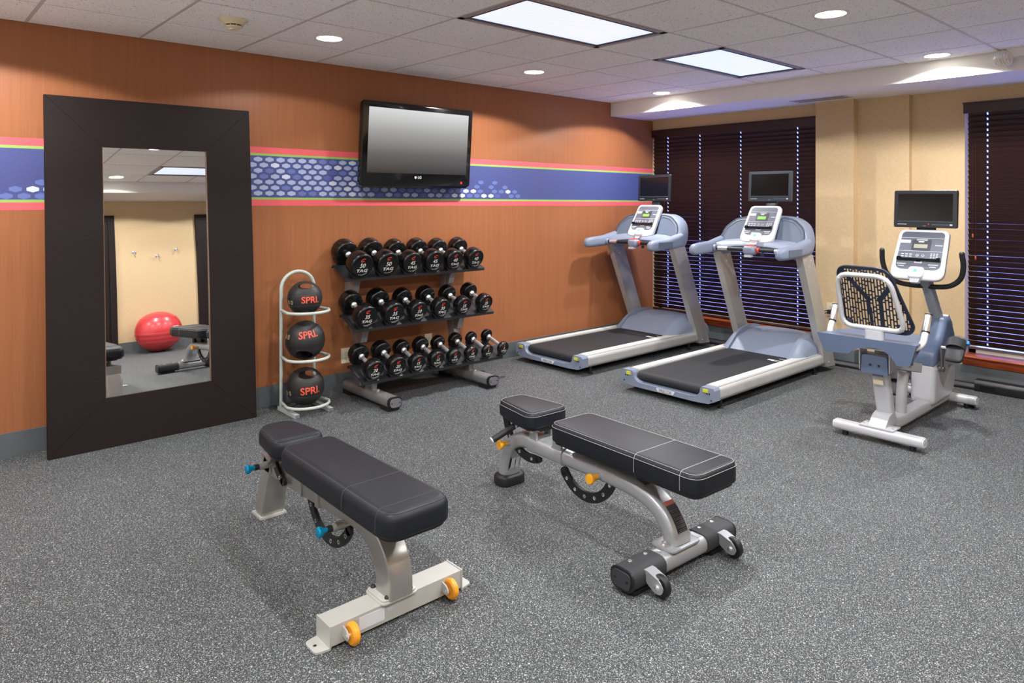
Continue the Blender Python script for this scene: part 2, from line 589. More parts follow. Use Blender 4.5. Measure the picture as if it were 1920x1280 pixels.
def hexa(x, z, k):
    link('hexagon', hexm[k], wall_left, (x, -.0010, z))
rs = random.Random(3)
HPX, HPZ = .0838, .0407
hz = lambda r, x: 1.541 + r * HPZ + SLOPE * (x + 4.61)
for r in range(7):
    x = -4.613 - HPX + (HPX / 2 if r % 2 else 0)
    while x < (-2.93 if r < 2 else -3.0 - .09 * (r - 2)):
        p = rs.random()
        dark = x > -3.75 and r < 2
        k = (1 if p < .45 else (0 if p > .6 else 3)) if dark else (1 if p < .10 else (2 if p > .91 else (3 if p < .16 else 0)))
        hexa(x, hz(r, x), k)
        x += HPX
for x, r, k in ((-2.552, 3, 1), (-2.387, 3, 1), (-2.6, 2, 1), (-2.431, 2, 1), (-2.262, 2, 1),
                (-2.851, 0, 2), (-2.768, 0, 2), (-2.684, 0, 1), (-2.6, 0, 1), (-2.517, 0, 2), (-2.433, 0, 2), (-2.351, 0, 3), (-2.183, 0, 1), (-2.098, 0, 1),
                (-2.893, 1, 1), (-2.81, 1, 1), (-2.725, 1, 2), (-2.64, 1, 2), (-2.561, 1, 1), (-2.391, 1, 1), (-2.307, 1, 1), (-2.224, 1, 2), (-2.139, 1, 1)):
    hexa(x, hz(r, x), k)
for px_, r, k in ((-6.092, 0, 1), (-6.006, 0, 1), (-6.048, 1, 1), (-5.963, 1, 2), (-5.921, 2, 1), (-5.88, 1, 2), (-5.922, 0, 1), (-6.175, 0, 1)):
    hexa(px_, 1.434 + .061 + .021 + r * HPZ, k)

# windows: frame, glass, wooden sill; blinds are things of their own
def window(n, y0, y1):
    root = bpy.data.objects.new('window_%d' % n, None); COL.objects.link(root); struct(root)
    root.location = (0, (y0 + y1) / 2, WZ0)
    w = y1 - y0; h = WZ1 - WZ0
    b = MB()
    for s in (-1, 1):
        b.box((.13, s * (w / 2 - .025), h / 2), (.05, .05, h))
        b.box((.13, 0, h / 2 + s * (h / 2 - .025)), (.05, w, .05))
    b.box((.13, 0, h / 2), (.05, .04, h))
    b.obj('window_frame', 'white_paint', root, smooth=0)
    for s in (-1, 1):
        MB().box((.135, s * w / 4, h / 2), (.006, w / 2 - .06, h - .1)).obj('pane', 'glass', root, smooth=0)
    b = MB()
    b.prism(round_poly([(.10, -.004), (-.060, -.004), (-.066, .004), (-.060, .018), (.10, .018)], .004, 2), 'y', -w / 2 - .02, w / 2 + .02)
    b.prism(round_poly([(0, -.004), (-.040, -.004), (-.034, -.030), (-.024, -.066), (0, -.068)], .004, 2), 'y', -w / 2 - .01, w / 2 + .01)
    b.obj('sill', 'sillwood', root)
    return root
tg = NT('window_glass')
tr = tg.n('ShaderNodeBsdfTransparent'); tr.inputs['Color'].default_value = (.93, .96, 1, 1)
gl = tg.n('ShaderNodeBsdfGlossy'); gl.inputs['Roughness'].default_value = .02
mx = tg.n('ShaderNodeMixShader'); mx.inputs[0].default_value = .06
tg.l(tr.outputs[0], mx.inputs[1]); tg.l(gl.outputs[0], mx.inputs[2])
tg.l(mx.outputs[0], tg.t.nodes['Material Output'].inputs['Surface'])
M['glass'] = tg.m
for n, (y0, y1) in enumerate(WIN):
    window(n + 1, y0, y1)

SLAT_W, PITCH, SLAT_A = .050, .0432, math.radians(59.5)
def make_blind(label, y0, y1, ladders, zbot, gap0, gap1, clipped=()):
    w = y1 - y0
    yc = (y0 + y1) / 2
    root = thing('window_blind', label, 'blind', (0, yc, WZ0 + .02), group='dark wood blinds over the windows')
    zt = WZ1 - WZ0 - .02
    b = MB()
    b.box((-.012, (gap0 * 0), zt - .030), (.018, w + .012, .085), bevel=.003)
    b.box((-.018, 0, zt + .009), (.030, w + .016, .012), bevel=.003)
    b.obj('valance', 'blind', root)
    MB().box((.035, 0, zt - .03), (.05, w - .02, .045)).obj('head_rail', 'blind', root)
    # one slat with cord holes, shared by all
    ya, yb = -w / 2 + gap0, w / 2 - gap1
    xs = sorted([l - yc for l in ladders])
    cuts = [ya]
    holes = []
    for l in xs:
        cuts += [l - .006, l + .006]; holes.append(len(cuts) - 2)
    cuts.append(yb)
    ww = [-SLAT_W / 2, -.0105, .0105, SLAT_W / 2]
    crown = lambda u: .0022 * (1 - (2 * u / SLAT_W) ** 2)
    b = MB(); th = .0026
    R = Matrix.Rotation(SLAT_A, 4, 'Y')
    # local slat: u along x (room side -), rotated so the room edge is low
    top = [[b._v(R @ Vector((u, y, crown(u) + th / 2))) for u in ww] for y in cuts]
    bot = [[b._v(R @ Vector((u, y, crown(u) - th / 2))) for u in ww] for y in cuts]
    N = len(cuts)
    solid = lambda i, j: 0 <= i < N - 1 and 0 <= j < 3 and not (i in holes and j == 1)
    for i in range(N - 1):
        for j in range(3):
            if not solid(i, j): continue
            b.bm.faces.new((top[i][j], top[i + 1][j], top[i + 1][j + 1], top[i][j + 1]))
            b.bm.faces.new((bot[i][j], bot[i][j + 1], bot[i + 1][j + 1], bot[i + 1][j]))
            if not solid(i - 1, j): b.bm.faces.new((top[i][j], top[i][j + 1], bot[i][j + 1], bot[i][j]))
            if not solid(i + 1, j): b.bm.faces.new((top[i + 1][j], bot[i + 1][j], bot[i + 1][j + 1], top[i + 1][j + 1]))
            if not solid(i, j - 1): b.bm.faces.new((top[i][j], bot[i][j], bot[i + 1][j], top[i + 1][j]))
            if not solid(i, j + 1): b.bm.faces.new((top[i][j + 1], top[i + 1][j + 1], bot[i + 1][j + 1], bot[i][j + 1]))
    me = b.mesh('slat', 0); me.materials.append(M['blind'])
    z = zt - .085
    rr = random.Random(5)
    while z > zbot + .03:
        o = link('slat', me, root, (.014, 0, z))
        o.rotation_euler = (rr.uniform(-.0010, .0010), rr.uniform(-.012, .018), 0)
        z -= PITCH
    MB().box((.016, (ya + yb) / 2, zbot), (.05, yb - ya, .018), rot=('Y', .25), bevel=.003).obj('bottom_rail', 'blind', root)
    for l in xs:
        MB().cyl((-.004, l, zbot), (-.004, l, zt - .06), .0009, n=6).obj('ladder_cord', 'blind', root)
    return root, zt
bl1, zt = make_blind('wide dark wood window blind behind the two treadmills', WIN[0][0], WIN[0][1], (-.20, -.62, -1.11, -1.72), .012, .001, .001)
bl2, zt = make_blind('dark wood window blind right of the recumbent bike', WIN[1][0], WIN[1][1], (-3.30, -3.85, -4.4, -4.8), .050, .006, .022)
for k, (yy, zz) in enumerate(((-3.205, .98), (-3.225, .80))):
    MB().cyl((-.014, yy + 4.0475, zz), (-.014, yy + 4.0475, zt - .08), .0009, n=6).obj('pull_cord', 'blind', bl2)
    MB().lathe([(.002, 0), (.007, -.006), (.008, -.022), (.005, -.032), (0, -.033)], (-.014, yy + 4.0475, zz + .002), n=10).obj('cord_tassel', 'sillwood', bl2)
MB().lathe([(.002, 0), (.007, -.006), (.008, -.022), (.005, -.032), (0, -.033)], (-.014, -.90, .80), n=10).obj('cord_tassel', 'sillwood', bl1)
MB().cyl((-.014, -.90, .80), (-.014, -.90, zt - .08), .0009, n=6).obj('pull_cord', 'blind', bl1)

# doors in the rear wall, seen in the mirror
def door(n, x0, x1):
    root = bpy.data.objects.new('door_%d' % n, None); COL.objects.link(root); struct(root)
    root.location = ((x0 + x1) / 2, YD, 0); w = x1 - x0; h = 2.19
    b = MB()
    for s in (-1, 1): b.box((s * (w / 2 - .04), .012, h / 2), (.08, .05, h), bevel=.004)
    b.box((0, .012, h - .04), (w - .16, .05, .08), bevel=.004)
    b.obj('door_frame', 'espresso', root)
    MB().box((0, .004, (h - .08) / 2 + .004), (w - .165, .036, h - .09), bevel=.002).obj('door_leaf', 'espresso', root)
    hd = MB(); s = 1 if n == 2 else -1
    hd.cyl((s * (w / 2 - .15), .02, 1.0), (s * (w / 2 - .15), .075, 1.0), .012, n=14)
    hd.cyl((s * (w / 2 - .15), .068, 1.0), (s * (w / 2 - .27), .068, 1.0), .010, n=14)
    hd.lathe([(.028, 0), (.028, .01), (0, .011)], (s * (w / 2 - .15), .02, 1.0), (0, 1, 0))
    hd.obj('door_handle', 'chrome', root)
door(1, -5.30, -4.29)
door(2, -3.24, -2.23)
for nm, x0, x1 in (('baseboard_rear', XL, -5.30), ('baseboard_rear', -4.29, -3.24), ('baseboard_rear', -2.23, 0)):
    struct(MB().box(((x0 + x1) / 2, YD + .006, .072), (x1 - x0, .012, .144), bevel=.003).obj(nm, 'base', smooth=0))

# ------------------------------------------------------------------ ceiling lights
def troffer(k, x0, x1, y0, y1, label):
    r = thing('ceiling_light_panel', label, 'ceiling light', ((x0 + x1) / 2, (y0 + y1) / 2, H), group='fluorescent light panels')
    w = x1 - x0 - .02; d = y1 - y0 - .02
    b = MB()
    for s in (-1, 1):
        b.box((s * (w / 2 - .02), 0, .003), (.04, d, .014)); b.box((0, s * (d / 2 - .02), .003), (w, .04, .014))
    b.obj('panel_frame', 'panel_edge', r, smooth=0)
    b = MB()
    for s in (-1, 1):
        b.box((s * (w / 2 - .043), 0, .000), (.008, d - .07, .012)); b.box((0, s * (d / 2 - .043), .000), (w - .07, .008, .012))
    b.obj('lens_trim', 'black_plastic', r, smooth=0)
    MB().box((0, 0, .006), (w - .09, d - .09, .004)).obj('lens', 'lens', r, smooth=0)
M['panel_edge'] = mat('panel_edge', srgb(150, 146, 146), .4, var=.02)
tl = ['large light panel in the ceiling nearest the flat television', 'light panel in the ceiling nearest the window soffit',
      'light panel in the ceiling reflected in the standing mirror', 'ceiling light panel near the rear wall and windows']
for k, a in enumerate(TR): troffer(k, *a, tl[k])

def downlight(x, y, label, dim=1.0):
    r = thing('downlight', label, 'downlight', (x, y, H), group='round recessed downlights')
    MB().lathe([(.098, .0), (.098, -.006), (.082, -.007), (.076, .0), (.076, .004)], n=32).obj('trim_ring', 'white_paint', r)
    MB().lathe([(.075, .001), (.0755, -.006), (.05, -.010), (0, -.011)], n=28).obj('lamp', 'lamp', r)
    ld = bpy.data.lights.new('downlight_beam', 'SPOT')
    ld.energy = SPOT_W * dim; ld.color = (1.0, .985, .975); ld.spot_size = math.radians(150); ld.spot_blend = .10; ld.shadow_soft_size = .05
    # reflector lamp: intensity falls off away from the axis
    ld.use_nodes = True
    nt = ld.node_tree; em = nt.nodes['Emission']
    tc = nt.nodes.new('ShaderNodeTexCoord'); sx = nt.nodes.new('ShaderNodeSeparateXYZ'); ab = nt.nodes.new('ShaderNodeMath'); pw = nt.nodes.new('ShaderNodeMath')
    ab.operation = 'ABSOLUTE'; pw.operation = 'POWER'; pw.inputs[1].default_value = .8
    nt.links.new(tc.outputs['Normal'], sx.inputs[0]); nt.links.new(sx.outputs['Z'], ab.inputs[0]); nt.links.new(ab.outputs[0], pw.inputs[0]); nt.links.new(pw.outputs[0], em.inputs['Strength'])
    lo = bpy.data.objects.new('downlight_beam', ld); COL.objects.link(lo); lo.parent = r; lo.location = (0, 0, -.018)
dn = {(-4.47, -.81): 'round recessed downlight over the wall left of the television', (-2.65, -.81): 'round recessed downlight over the wall right of the television',
      (-.932, -.81): 'round recessed downlight at the soffit above the far treadmill', (-2.65, -3.23): 'round recessed downlight out in the ceiling right of the light panels',
      (-.932, -3.23): 'round recessed downlight at the soffit above the recumbent bike', (-4.47, -3.23): 'recessed downlight above the yellow-knobbed bench, at the top edge of the mirror reflection',
      (-4.47, -4.95): 'recessed downlight beside the rear soffit, left in the mirror reflection', (-6.28, -.81): 'recessed downlight over the wall left of the mirror', (-6.28, -3.23): 'recessed downlight in the ceiling over the near left floor',
      (-6.28, -4.95): 'recessed downlight in the rear left corner of the ceiling', (-2.65, -4.95): 'recessed downlight in front of the right-hand dark door'}
for x, y in DOWN:
    if (x, y) == (-.932, -4.95): continue
    downlight(x, y, dn.get((x, y), 'recessed downlight in the ceiling beside the rear soffit behind the camera'), .28 if (x, y) == (-4.47, -.81) else 1.0)

# ================================================================== standing mirror
def standing_mirror():
    r = thing('standing_mirror', 'tall mirror in a wide espresso wood frame leaning on the orange wall', 'mirror', (-5.314, -.215, 0))
    # bowed back plane: y as a function of height
    def yf(z):
        # lean slope .053 low down, growing to .078 above (the board is slightly bowed)
        s0, s1, a, c = .0505, .0785, .75, 1.35
        if z < a: return s0 * z
        if z < c: return s0 * z + (s1 - s0) * (z - a) ** 2 / (2 * (c - a))
        return s0 * c + (s1 - s0) * (c - a) / 2 + s1 * (z - c)
    W2, HT = .605, 2.115
    o = [(-W2, 0.0), (W2, 0.0), (W2, HT), (-W2, HT)]
    iv = [(-.306, .298), (.306, .298), (.306, 1.818), (-.306, 1.818)]
    th = .032
    nz = 14
    def board(a0, a1, b1, b0):
        """mitred board: outer edge a0-a1, inner edge b0-b1, subdivided along height to follow the lean"""
        b = MB(); N = 12
        def pt(s, t):
            p = Vector(a0).lerp(Vector(a1), s); q = Vector(b0).lerp(Vector(b1), s)
            return p.lerp(q, t)
        front, back = [], []
        for i in range(N + 1):
            fr, bk = [], []
            for j in range(7):
                p = pt(i / N, j / 6)
                fr.append(b._v((p.x, yf(p.y), p.y))); bk.append(b._v((p.x, yf(p.y) + th, p.y)))
            front.append(fr); back.append(bk)
        f = b.bm.faces.new
        for i in range(N):
            for j in range(6):
                f((front[i][j], front[i + 1][j], front[i + 1][j + 1], front[i][j + 1]))
                f((back[i][j], back[i][j + 1], back[i + 1][j + 1], back[i + 1][j]))
            for j in (0, 6):
                f((front[i][j], back[i][j], back[i + 1][j], front[i + 1][j]))
        for i in (0, N):
            for j in range(6):
                f((front[i][j], front[i][j + 1], back[i][j + 1], back[i][j]))
        return b
    g = .0008
    sh = lambda p, dx, dz: (p[0] + dx, p[1] + dz)
    for (k, (i, j)) in enumerate(((0, 1), (1, 2), (2, 3), (3, 0))):
        d = Vector(o[j]) - Vector(o[i]); d.normalize()
        a0 = Vector(o[i]) + d * g; a1 = Vector(o[j]) - d * g; b0 = Vector(iv[i]) + d * g; b1 = Vector(iv[j]) - d * g
        board(tuple(a0), tuple(a1), tuple(b1), tuple(b0)).obj('frame_board', 'espresso', r, smooth=30)
    b = MB(); rows = []
    for i in range(25):
        z = .288 + (1.828 - .288) * i / 24
        rows.append([b._v((x, yf(z) + .010, z)) for x in (-.318, .318)])
    for a, c in zip(rows[:-1], rows[1:]):
        b.bm.faces.new((a[0], a[1], c[1], c[0]))
    b.obj('glass', 'mirror', r, smooth=80)
    b = MB()
    for s in (-1, 1): b.loft([[(s * .3065 + u, yf(z) + v, z) for u, v in ((-.0015, -.0005), (.0015, -.0005), (.0015, .008), (-.0015, .008))] for z in [.298 + (1.818 - .298) * i / 10 for i in range(11)]])
    b.obj('inner_edge', 'edge_wood', r)
    return r
M['edge_wood'] = mat('worn_frame_edge', srgb(120, 92, 70), .5)
standing_mirror()

# ================================================================== television on its wall mount
def television():
    r = thing('television', 'glossy black flat television tilted on the orange wall above the dumbbells', 'television', (-3.31, 0, 1.605))
    A = math.radians(4.6)          # top leans into the room
    R = Matrix.Translation((0, -.095, .0)) @ Matrix.Rotation(A, 4, 'X')
    w, h = 1.085, .668
    b = MB(R)
    b.loft([[(x, y, z + h / 2) for x, z in rrect(w - q, h - q, .02)] for y, q in ((.058, .06), (.05, .02), (.0, .0), (-.008, .004), (-.011, .014))])
    b.obj('bezel', 'gloss_black', r)
    b = MB(R)
    b.prism(round_poly([(-w / 2 + .01, .018), (w / 2 - .01, .018), (w / 2 - .03, -.012), (-w / 2 + .03, -.012)], .012, 3), 'y', -.004, .045)
    b.obj('lower_lip', 'gloss_black', r)
    b = MB(R); b.box((.004, -.0122, .362), (w - .105, .003, .515)); b.obj('screen', 'tv_painted_sheen', r, smooth=0)
    b = MB(R)
    for zz in (.103,): b.box((0, -.0118, zz), (w - .12, .003, .002))
    b.obj('trim_line', 'black_plastic', r)
    t = R @ basis((1, 0, 0), (0, 0, 1), (0, -1, 0), (.012, -.0125, .072))
    add_text('maker_print', 'LG', .030, t, 'white_print', r, bold=.0008)
    b = MB(R); b.lathe([(.011, 0), (.011, .001), (0, .0012)], (-.028, -.0115, .072), (0, -1, 0), 16); b.obj('maker_mark', 'white_print', r)
    b = MB(R); b.lathe([(.010, 0), (.010, .002), (0, .003)], (w / 2 - .095, -.0118, .034), (0, -1, 0), 14); b.obj('standby_light', 'red_glow', r)
    b = MB()
    b.box((0, -.014, .40), (.42, .022, .30), bevel=.004)
    b.obj('wall_plate', 'black_plastic', r)
    b = MB()
    for s in (-1, 1):
        b.box((s * .16, -.07, .40), (.03, .10, .34), bevel=.003)
    b.obj('tilt_arm', 'black_plastic', r)
    return r
M['white_print'] = mat('white_print', srgb(226, 226, 222), .5, var=.01)
M['red_glow'] = mat('red_indicator', srgb(220, 40, 40), .4, emit=srgb(255, 40, 40), estr=.5)
television()

# ================================================================== small fittings
def smoke_detector():
    r = thing('smoke_detector', 'cream round smoke detector on the ceiling above the mirror', 'smoke detector', (-5.107, -.875, H))
    MB().lathe([(.078, -.003), (.078, -.008), (.066, -.016), (.056, -.028), (.050, -.034), (0, -.034)], n=32).obj('base', 'cream', r)
    MB().lathe([(.042, -.034), (.042, -.042), (0, -.042)], n=28).obj('sensing_slot', 'black_plastic', r)
    b = MB()
    for k in range(8):
        a = PI / 4 * k
        b.box((.0415 * math.cos(a), .0415 * math.sin(a), -.038), (.006, .004, .008), rot=('Z', a))
    b.obj('slot_rib', 'cream', r)
    MB().lathe([(.046, -.042), (.044, -.050), (.026, -.058), (.024, -.062), (0, -.062)], n=28).obj('cap', 'cream', r)
smoke_detector()

def air_vent():
    r = thing('air_vent', 'white slotted air vent in the underside of the window soffit', 'vent', (-.345, -2.11, SOFZ))
    b = MB()
    for s in (-1, 1):
        b.box((s * .085, 0, -.0015), (.025, .50, .003)); b.box((0, s * .2375, -.0015), (.146, .025, .003))
    b.obj('vent_frame', 'tbar', r, smooth=0)
    MB().box((0, 0, -.0008), (.146, .45, .0012)).obj('vent_back', 'panel_edge', r, smooth=0)
    for x in (-.030, .034):
        MB().box((x, 0, -.0014), (.030, .43, .0022)).obj('vent_slot', 'black_plastic', r, smooth=0)
    MB().box((.002, 0, -.0022), (.016, .45, .0025)).obj('vent_blade', 'white_paint', r, smooth=0)
air_vent()

def emergency_light():
    r = thing('emergency_light', 'white emergency light with a ribbed clear lamp head on the soffit face', 'emergency light', (-SOF, -3.80, 2.47))
    b = MB(); b.box((-.035, 0, .06), (.07, .36, .10), bevel=.008, seg=3); b.obj('housing', 'white_paint', r)
    for k, yy in enumerate((.195, -.19)):
        c = Vector((-.055, yy, .005)); d = Vector((-.85, .35 - .7 * k, -.38)).normalized()
        b = MB(); b.lathe([(.018, -.045), (.045, -.030), (.060, .0), (.061, .012)], c, d, 28); hd = b.obj('lamp_head', 'white_paint', r)
        b = MB(); b.lathe([(.057, .010), (.054, .022), (.040, .036), (.020, .043), (0, .045)], c, d, 28); b.obj('lens', 'clear_lens', hd)
        _, a_, b_ = MB().frame(d)
        rb = MB()
        for q in range(-3, 4):
            pts = []
            for i in range(9):
                t = -1 + 2 * i / 8
                x = q * .015; y = t * math.sqrt(max(.053 ** 2 - x * x, 0))
                rr = math.sqrt(x * x + y * y); hh = .011 + .034 * math.sqrt(max(0, 1 - (rr / .057) ** 2))
                pts.append(c + a_ * x + b_ * y + d * hh)
            rb.tube(pts, .0035, 6)
        rb.obj('lens_rib', 'chrome', hd)
        MB().cyl(c - d * .03, Vector((-.04, yy * .72, .03)), .014, n=12).obj('swivel_neck', 'white_paint', r)
M['clear_lens'] = mat('clear_ribbed_lens', srgb(215, 212, 205), .15, var=.15, vscale=60, coat=.4)
emergency_light()

def outlet(label, mtx, white='ivory', plug=False):
    r = thing('wall_outlet', label, 'outlet', mtx.translation, group='wall outlets')
    R = mtx.copy(); R.translation = (0, 0, 0)
    b = MB(R); b.box((0, .0, -.003 + .003), (.072, .117, .008), bevel=.003); b.obj('cover_plate', white, r)
    for s in (-1, 1):
        b = MB(R); b.prism(round_poly([(-.016, -.014 + s * .0195), (.016, -.014 + s * .0195), (.016, .014 + s * .0195), (-.016, .014 + s * .0195)], .008, 4), 'z', .003, .0055)
        sk = b.obj('socket', white, r)
        b = MB(R)
        for q in (-1, 1): b.box((q * .0065, .004 + s * .0195, .0053), (.0028, .009, .0012))
        b.cyl((0, -.007 + s * .0195, .005), (0, -.007 + s * .0195, .0062), .0028, n=8)
        b.obj('slot', 'black_plastic', sk)
    MB(R).cyl((0, 0, .003), (0, 0, .006), .003, n=10).obj('screw', 'chrome', r)
    return r, R
left_face = lambda x, z: basis((1, 0, 0), (0, 0, 1), (0, -1, 0), (x, -.002, z))
right_face = lambda y, z: basis((0, -1, 0), (0, 0, 1), (-1, 0, 0), (-.002, y, z))
outlet('ivory wall outlet left of the dumbbell rack', left_face(-3.92, .273))
outlet('ivory wall outlet behind the light dumbbells', left_face(-3.135, .285))
outlet('ivory wall outlet behind the bike console post', right_face(-2.985, .437))
o4, R4 = outlet('ivory wall outlet left of the bike seat with a black plug', basis((0, -1, 0), (0, 0, 1), (-1, 0, 0), (-.147, -2.115, .49)))
def plug():
    r = thing('power_plug', 'black plug with two short cords in the outlet beside the bike seat', 'plug', (-.157, -2.115, .47))
    MB().box((-.018, 0, 0), (.034, .032, .036), bevel=.006).obj('plug_body', 'black_plastic', r)
    MB().tube(smooth_pts([(-.03, 0, 0), (-.06, .03, -.02), (-.055, .08, -.09), (-.04, .10, -.22), (-.04, .10, -.40)], 6), .0045, 8).obj('cord', 'black_plastic', r)
    MB().tube(smooth_pts([(-.03, -.004, .012), (-.075, .02, .01), (-.075, .07, -.05), (-.05, .12, -.2), (-.05, .12, -.42)], 6), .0045, 8).obj('cord', 'black_plastic', r)
plug()

def raceway():
    r = thing('cable_raceway', 'black floor cable raceway along the wall under the windows', 'raceway', (-.20, -2.5, 0))
    prof = [(-.035, 0), (.040, 0), (.040, .045), (-.012, .045), (-.035, .02)]
    y = 2.1
    while y > -2.6:
        y1 = max(y - .9, -2.6)
        if not (-.92 < y1 < -.1 and False):
            MB().prism(round_poly(prof, .004, 2), 'y', y1 + .002, y).obj('raceway_cover', 'black_plastic', r)
        y = y1
    for yy in (-.97, 1.2):
        b = MB(); b.prism(round_poly([(-.055, 0), (.042, 0), (.042, .085), (-.035, .085), (-.055, .06)], .006, 3), 'y', yy + .19, yy - .19)
        box = b.obj('power_box', 'black_plastic', r)
        MB().box((-.056, yy + .10, .032), (.004, .10, .034), bevel=.002).obj('socket_opening', 'gloss_black', box)
        MB().prism(round_poly([(-.042, 0), (.041, 0), (.041, .055), (-.024, .055), (-.042, .03)], .005, 3), 'y', yy - .193, yy - .31).obj('joint_cover', 'black_plastic', r)
raceway()

# ================================================================== things seen in the mirror
def coat_hook(x, z, label):
    r = thing('coat_hook', label, 'coat hook', (x, YD, z), group='coat hooks on the rear wall')
    MB().lathe([(.026, .002), (.026, .008), (.020, .012), (0, .013)], (0, 0, 0), (0, 1, 0), 20).obj('rosette', 'chrome', r)
    MB().tube(smooth_pts([(0, .01, 0), (0, .035, .004), (0, .055, .018), (0, .060, .030)], 5), .006, 8).obj('upper_hook', 'chrome', r)
    MB().tube(smooth_pts([(0, .01, -.006), (0, .028, -.02), (0, .040, -.042), (0, .052, -.040), (0, .056, -.028)], 5), .0055, 8).obj('lower_hook', 'chrome', r)
coat_hook(-4.06, 1.585, 'chrome coat hook nearest the left door in the mirror')
coat_hook(-3.765, 1.50, 'middle and lowest chrome coat hook in the mirror')
coat_hook(-3.515, 1.60, 'chrome coat hook right of the lowest one in the mirror')

def gym_ball():
    R_ = .285
    r = thing('exercise_ball', 'large red ridged exercise ball on the floor, seen in the mirror', 'ball', (-3.86, YD + R_ + .03, 0))
    prof = []
    for j in range(61):
        th = PI * j / 60
        z = -math.cos(th); rr = math.sin(th)
        rid = .006 * max(0, math.cos(th * 30)) if (-.62 < z < .05 or .55 < z < .8) else 0
        prof.append((R_ * rr * (1.02) + rid * rr, R_ * .97 + R_ * .97 * z))
    MB().lathe(prof, n=48).obj('ball_skin', 'red_ball', r, smooth=60)
    for la, wd in ((.20, .10), (.12, .075), (.05, .11)):
        b = MB(); top, bot = [], []
        for i in range(7):
            lon = math.radians(58) - wd / 2 / R_ + wd / R_ * i / 6
            for lst, dl in ((top, .012), (bot, -.012)):
                la2 = la + dl; rr = R_ * 1.03
                lst.append(b._v((rr * math.cos(la2) * math.cos(lon), rr * math.cos(la2) * math.sin(lon), R_ * .97 + rr * .97 * math.sin(la2))))
        for i in range(6): b.bm.faces.new((bot[i], bot[i + 1], top[i + 1], top[i]))
        b.obj('print_mark', 'white_print', r)
    return r
M['red_ball'] = mat('red_vinyl', srgb(206, 62, 66), .30, coat=.3)
gym_ball()

# ================================================================== dumbbell rack
M['silver_paint'] = mat('silver_paint', srgb(150, 148, 150), .38, metal=.55, var=.03)
M['tray_black'] = mat('tray_powder_black', srgb(30, 31, 34), .42, bump=.06)
M['urethane'] = mat('black_urethane', srgb(11, 11, 12), .26, bump=.015)
M['print_red'] = mat('red_emblem', srgb(222, 62, 44), .5, var=.02)
M['end_grey'] = mat('end_cap_grey', srgb(112, 112, 118), .5)
RX, RX0, RX1 = -3.405, -4.07, -2.74
TRAYS = [(-.525, .185), (-.405, .545), (-.280, .905)]       # front edge y, z
TD, TH_ = .205, .086                                          # tray depth and rise towards the wall
def dumbbell_rack():
    r = thing('dumbbell_rack', 'three-tier silver and black dumbbell rack against the orange wall', 'rack', (RX, -.36, 0))
    L = lambda x, y, z: (x - RX, y + .36, z)
    for fx in (-3.925, -3.02):
        prof = rrect(.105, .075, .036, 6)
        b = MB(); b.sweep([L(fx, -.71, .060), L(fx, -.06, .060)], prof, (1, 0, 0)); ft = b.obj('foot', 'silver_paint', r)
        b = MB(); b.sweep([L(fx, -.715, .060), L(fx, -.735, .060)], rrect(.110, .080, .038, 6), (1, 0, 0)); b.obj('end_cap', 'black_plastic', ft)
        b = MB(); b.sweep([L(fx, -.733, .060), L(fx, -.742, .060)], rrect(.090, .060, .029, 6), (1, 0, 0)); b.obj('cap_plate', 'end_grey', ft)
        b = MB()
        for q in (-1, 1): b.cyl(L(fx + q * .032, -.744, .060), L(fx + q * .032, -.7415, .060), .005, n=8)
        b.obj('cap_screw', 'black_plastic', ft)
        for yy in (-.66, -.11):
            b = MB(); b.box(L(fx, yy, .0155), (.09, .11, .031), bevel=.006); b.obj('rubber_pad', 'black_plastic', ft)
        # curved spine with flared brackets under each tray
        path = smooth_pts([L(fx, -.235, .085), L(fx, -.225, .25), L(fx, -.195, .46), L(fx, -.105, .62), L(fx, -.088, .80), L(fx, -.100, .93)], 6)
        b = MB(); b.sweep(path, rrect(.060, .105, .028, 5), (1, 0, 0)); b.obj('upright', 'silver_paint', r)
        for ty, tz in TRAYS:
            top_f = (ty + .045, tz + .012); top_r = (ty + TD - .02, tz + TH_ - .018)
            low = (ty + .135, tz - .125)
            pts = smooth_pts([(top_f[0], top_f[1], 0), (ty + .085, tz - .055, 0), (low[0] - .025, low[1], 0)], 6)
            pts2 = smooth_pts([(low[0] + .03, low[1] - .015, 0), (ty + .165, tz - .03, 0), (top_r[0], top_r[1], 0)], 6)
            poly = [(p.x + .36, p.y) for p in pts] + [(p.x + .36, p.y) for p in pts2]
            b = MB(); b.prism(poly, 'x', fx - RX - .026, fx - RX + .026, bevel=.006); b.obj('tray_bracket', 'silver_paint', r)
        ty, tz = TRAYS[0]
        b = MB(); b.sweep(smooth_pts([L(fx, -.43, .085), L(fx, -.425, .13), L(fx, -.40, .20)], 5), rrect(.052, .075, .02, 4), (1, 0, 0), scale=[.75, .78, .8, .85, .9, .95, 1, 1.05, 1.1, 1.15, 1.2][:11]); b.obj('front_post', 'silver_paint', r)
        b = MB(); b.lathe([(.012, 0), (.012, .012), (.006, .016), (0, .016)], L(fx, -.50, .0965), n=10); b.obj('bolt', 'chrome', r)
    for ty, tz in TRAYS:
        # bent sheet tray: front lip, sloped deck, rear lip
        f = lambda u, v: (ty + u + .36, tz + v)
        sl = TH_ / TD; t = .006
        poly = [f(0, -.022), f(.006, -.022), f(.008, -.004), f(TD, TH_ - .006), f(TD + .012, TH_ - .02), f(TD + .017, TH_ - .018), f(TD + .004, TH_ + .002), f(.006, .003), f(0, -.002)]
        b = MB(); b.prism(poly, 'x', RX0 - RX, RX1 - RX, bevel=.0015, seg=1); b.obj('tray', 'tray_black', r)
    return r
rack = dumbbell_rack()

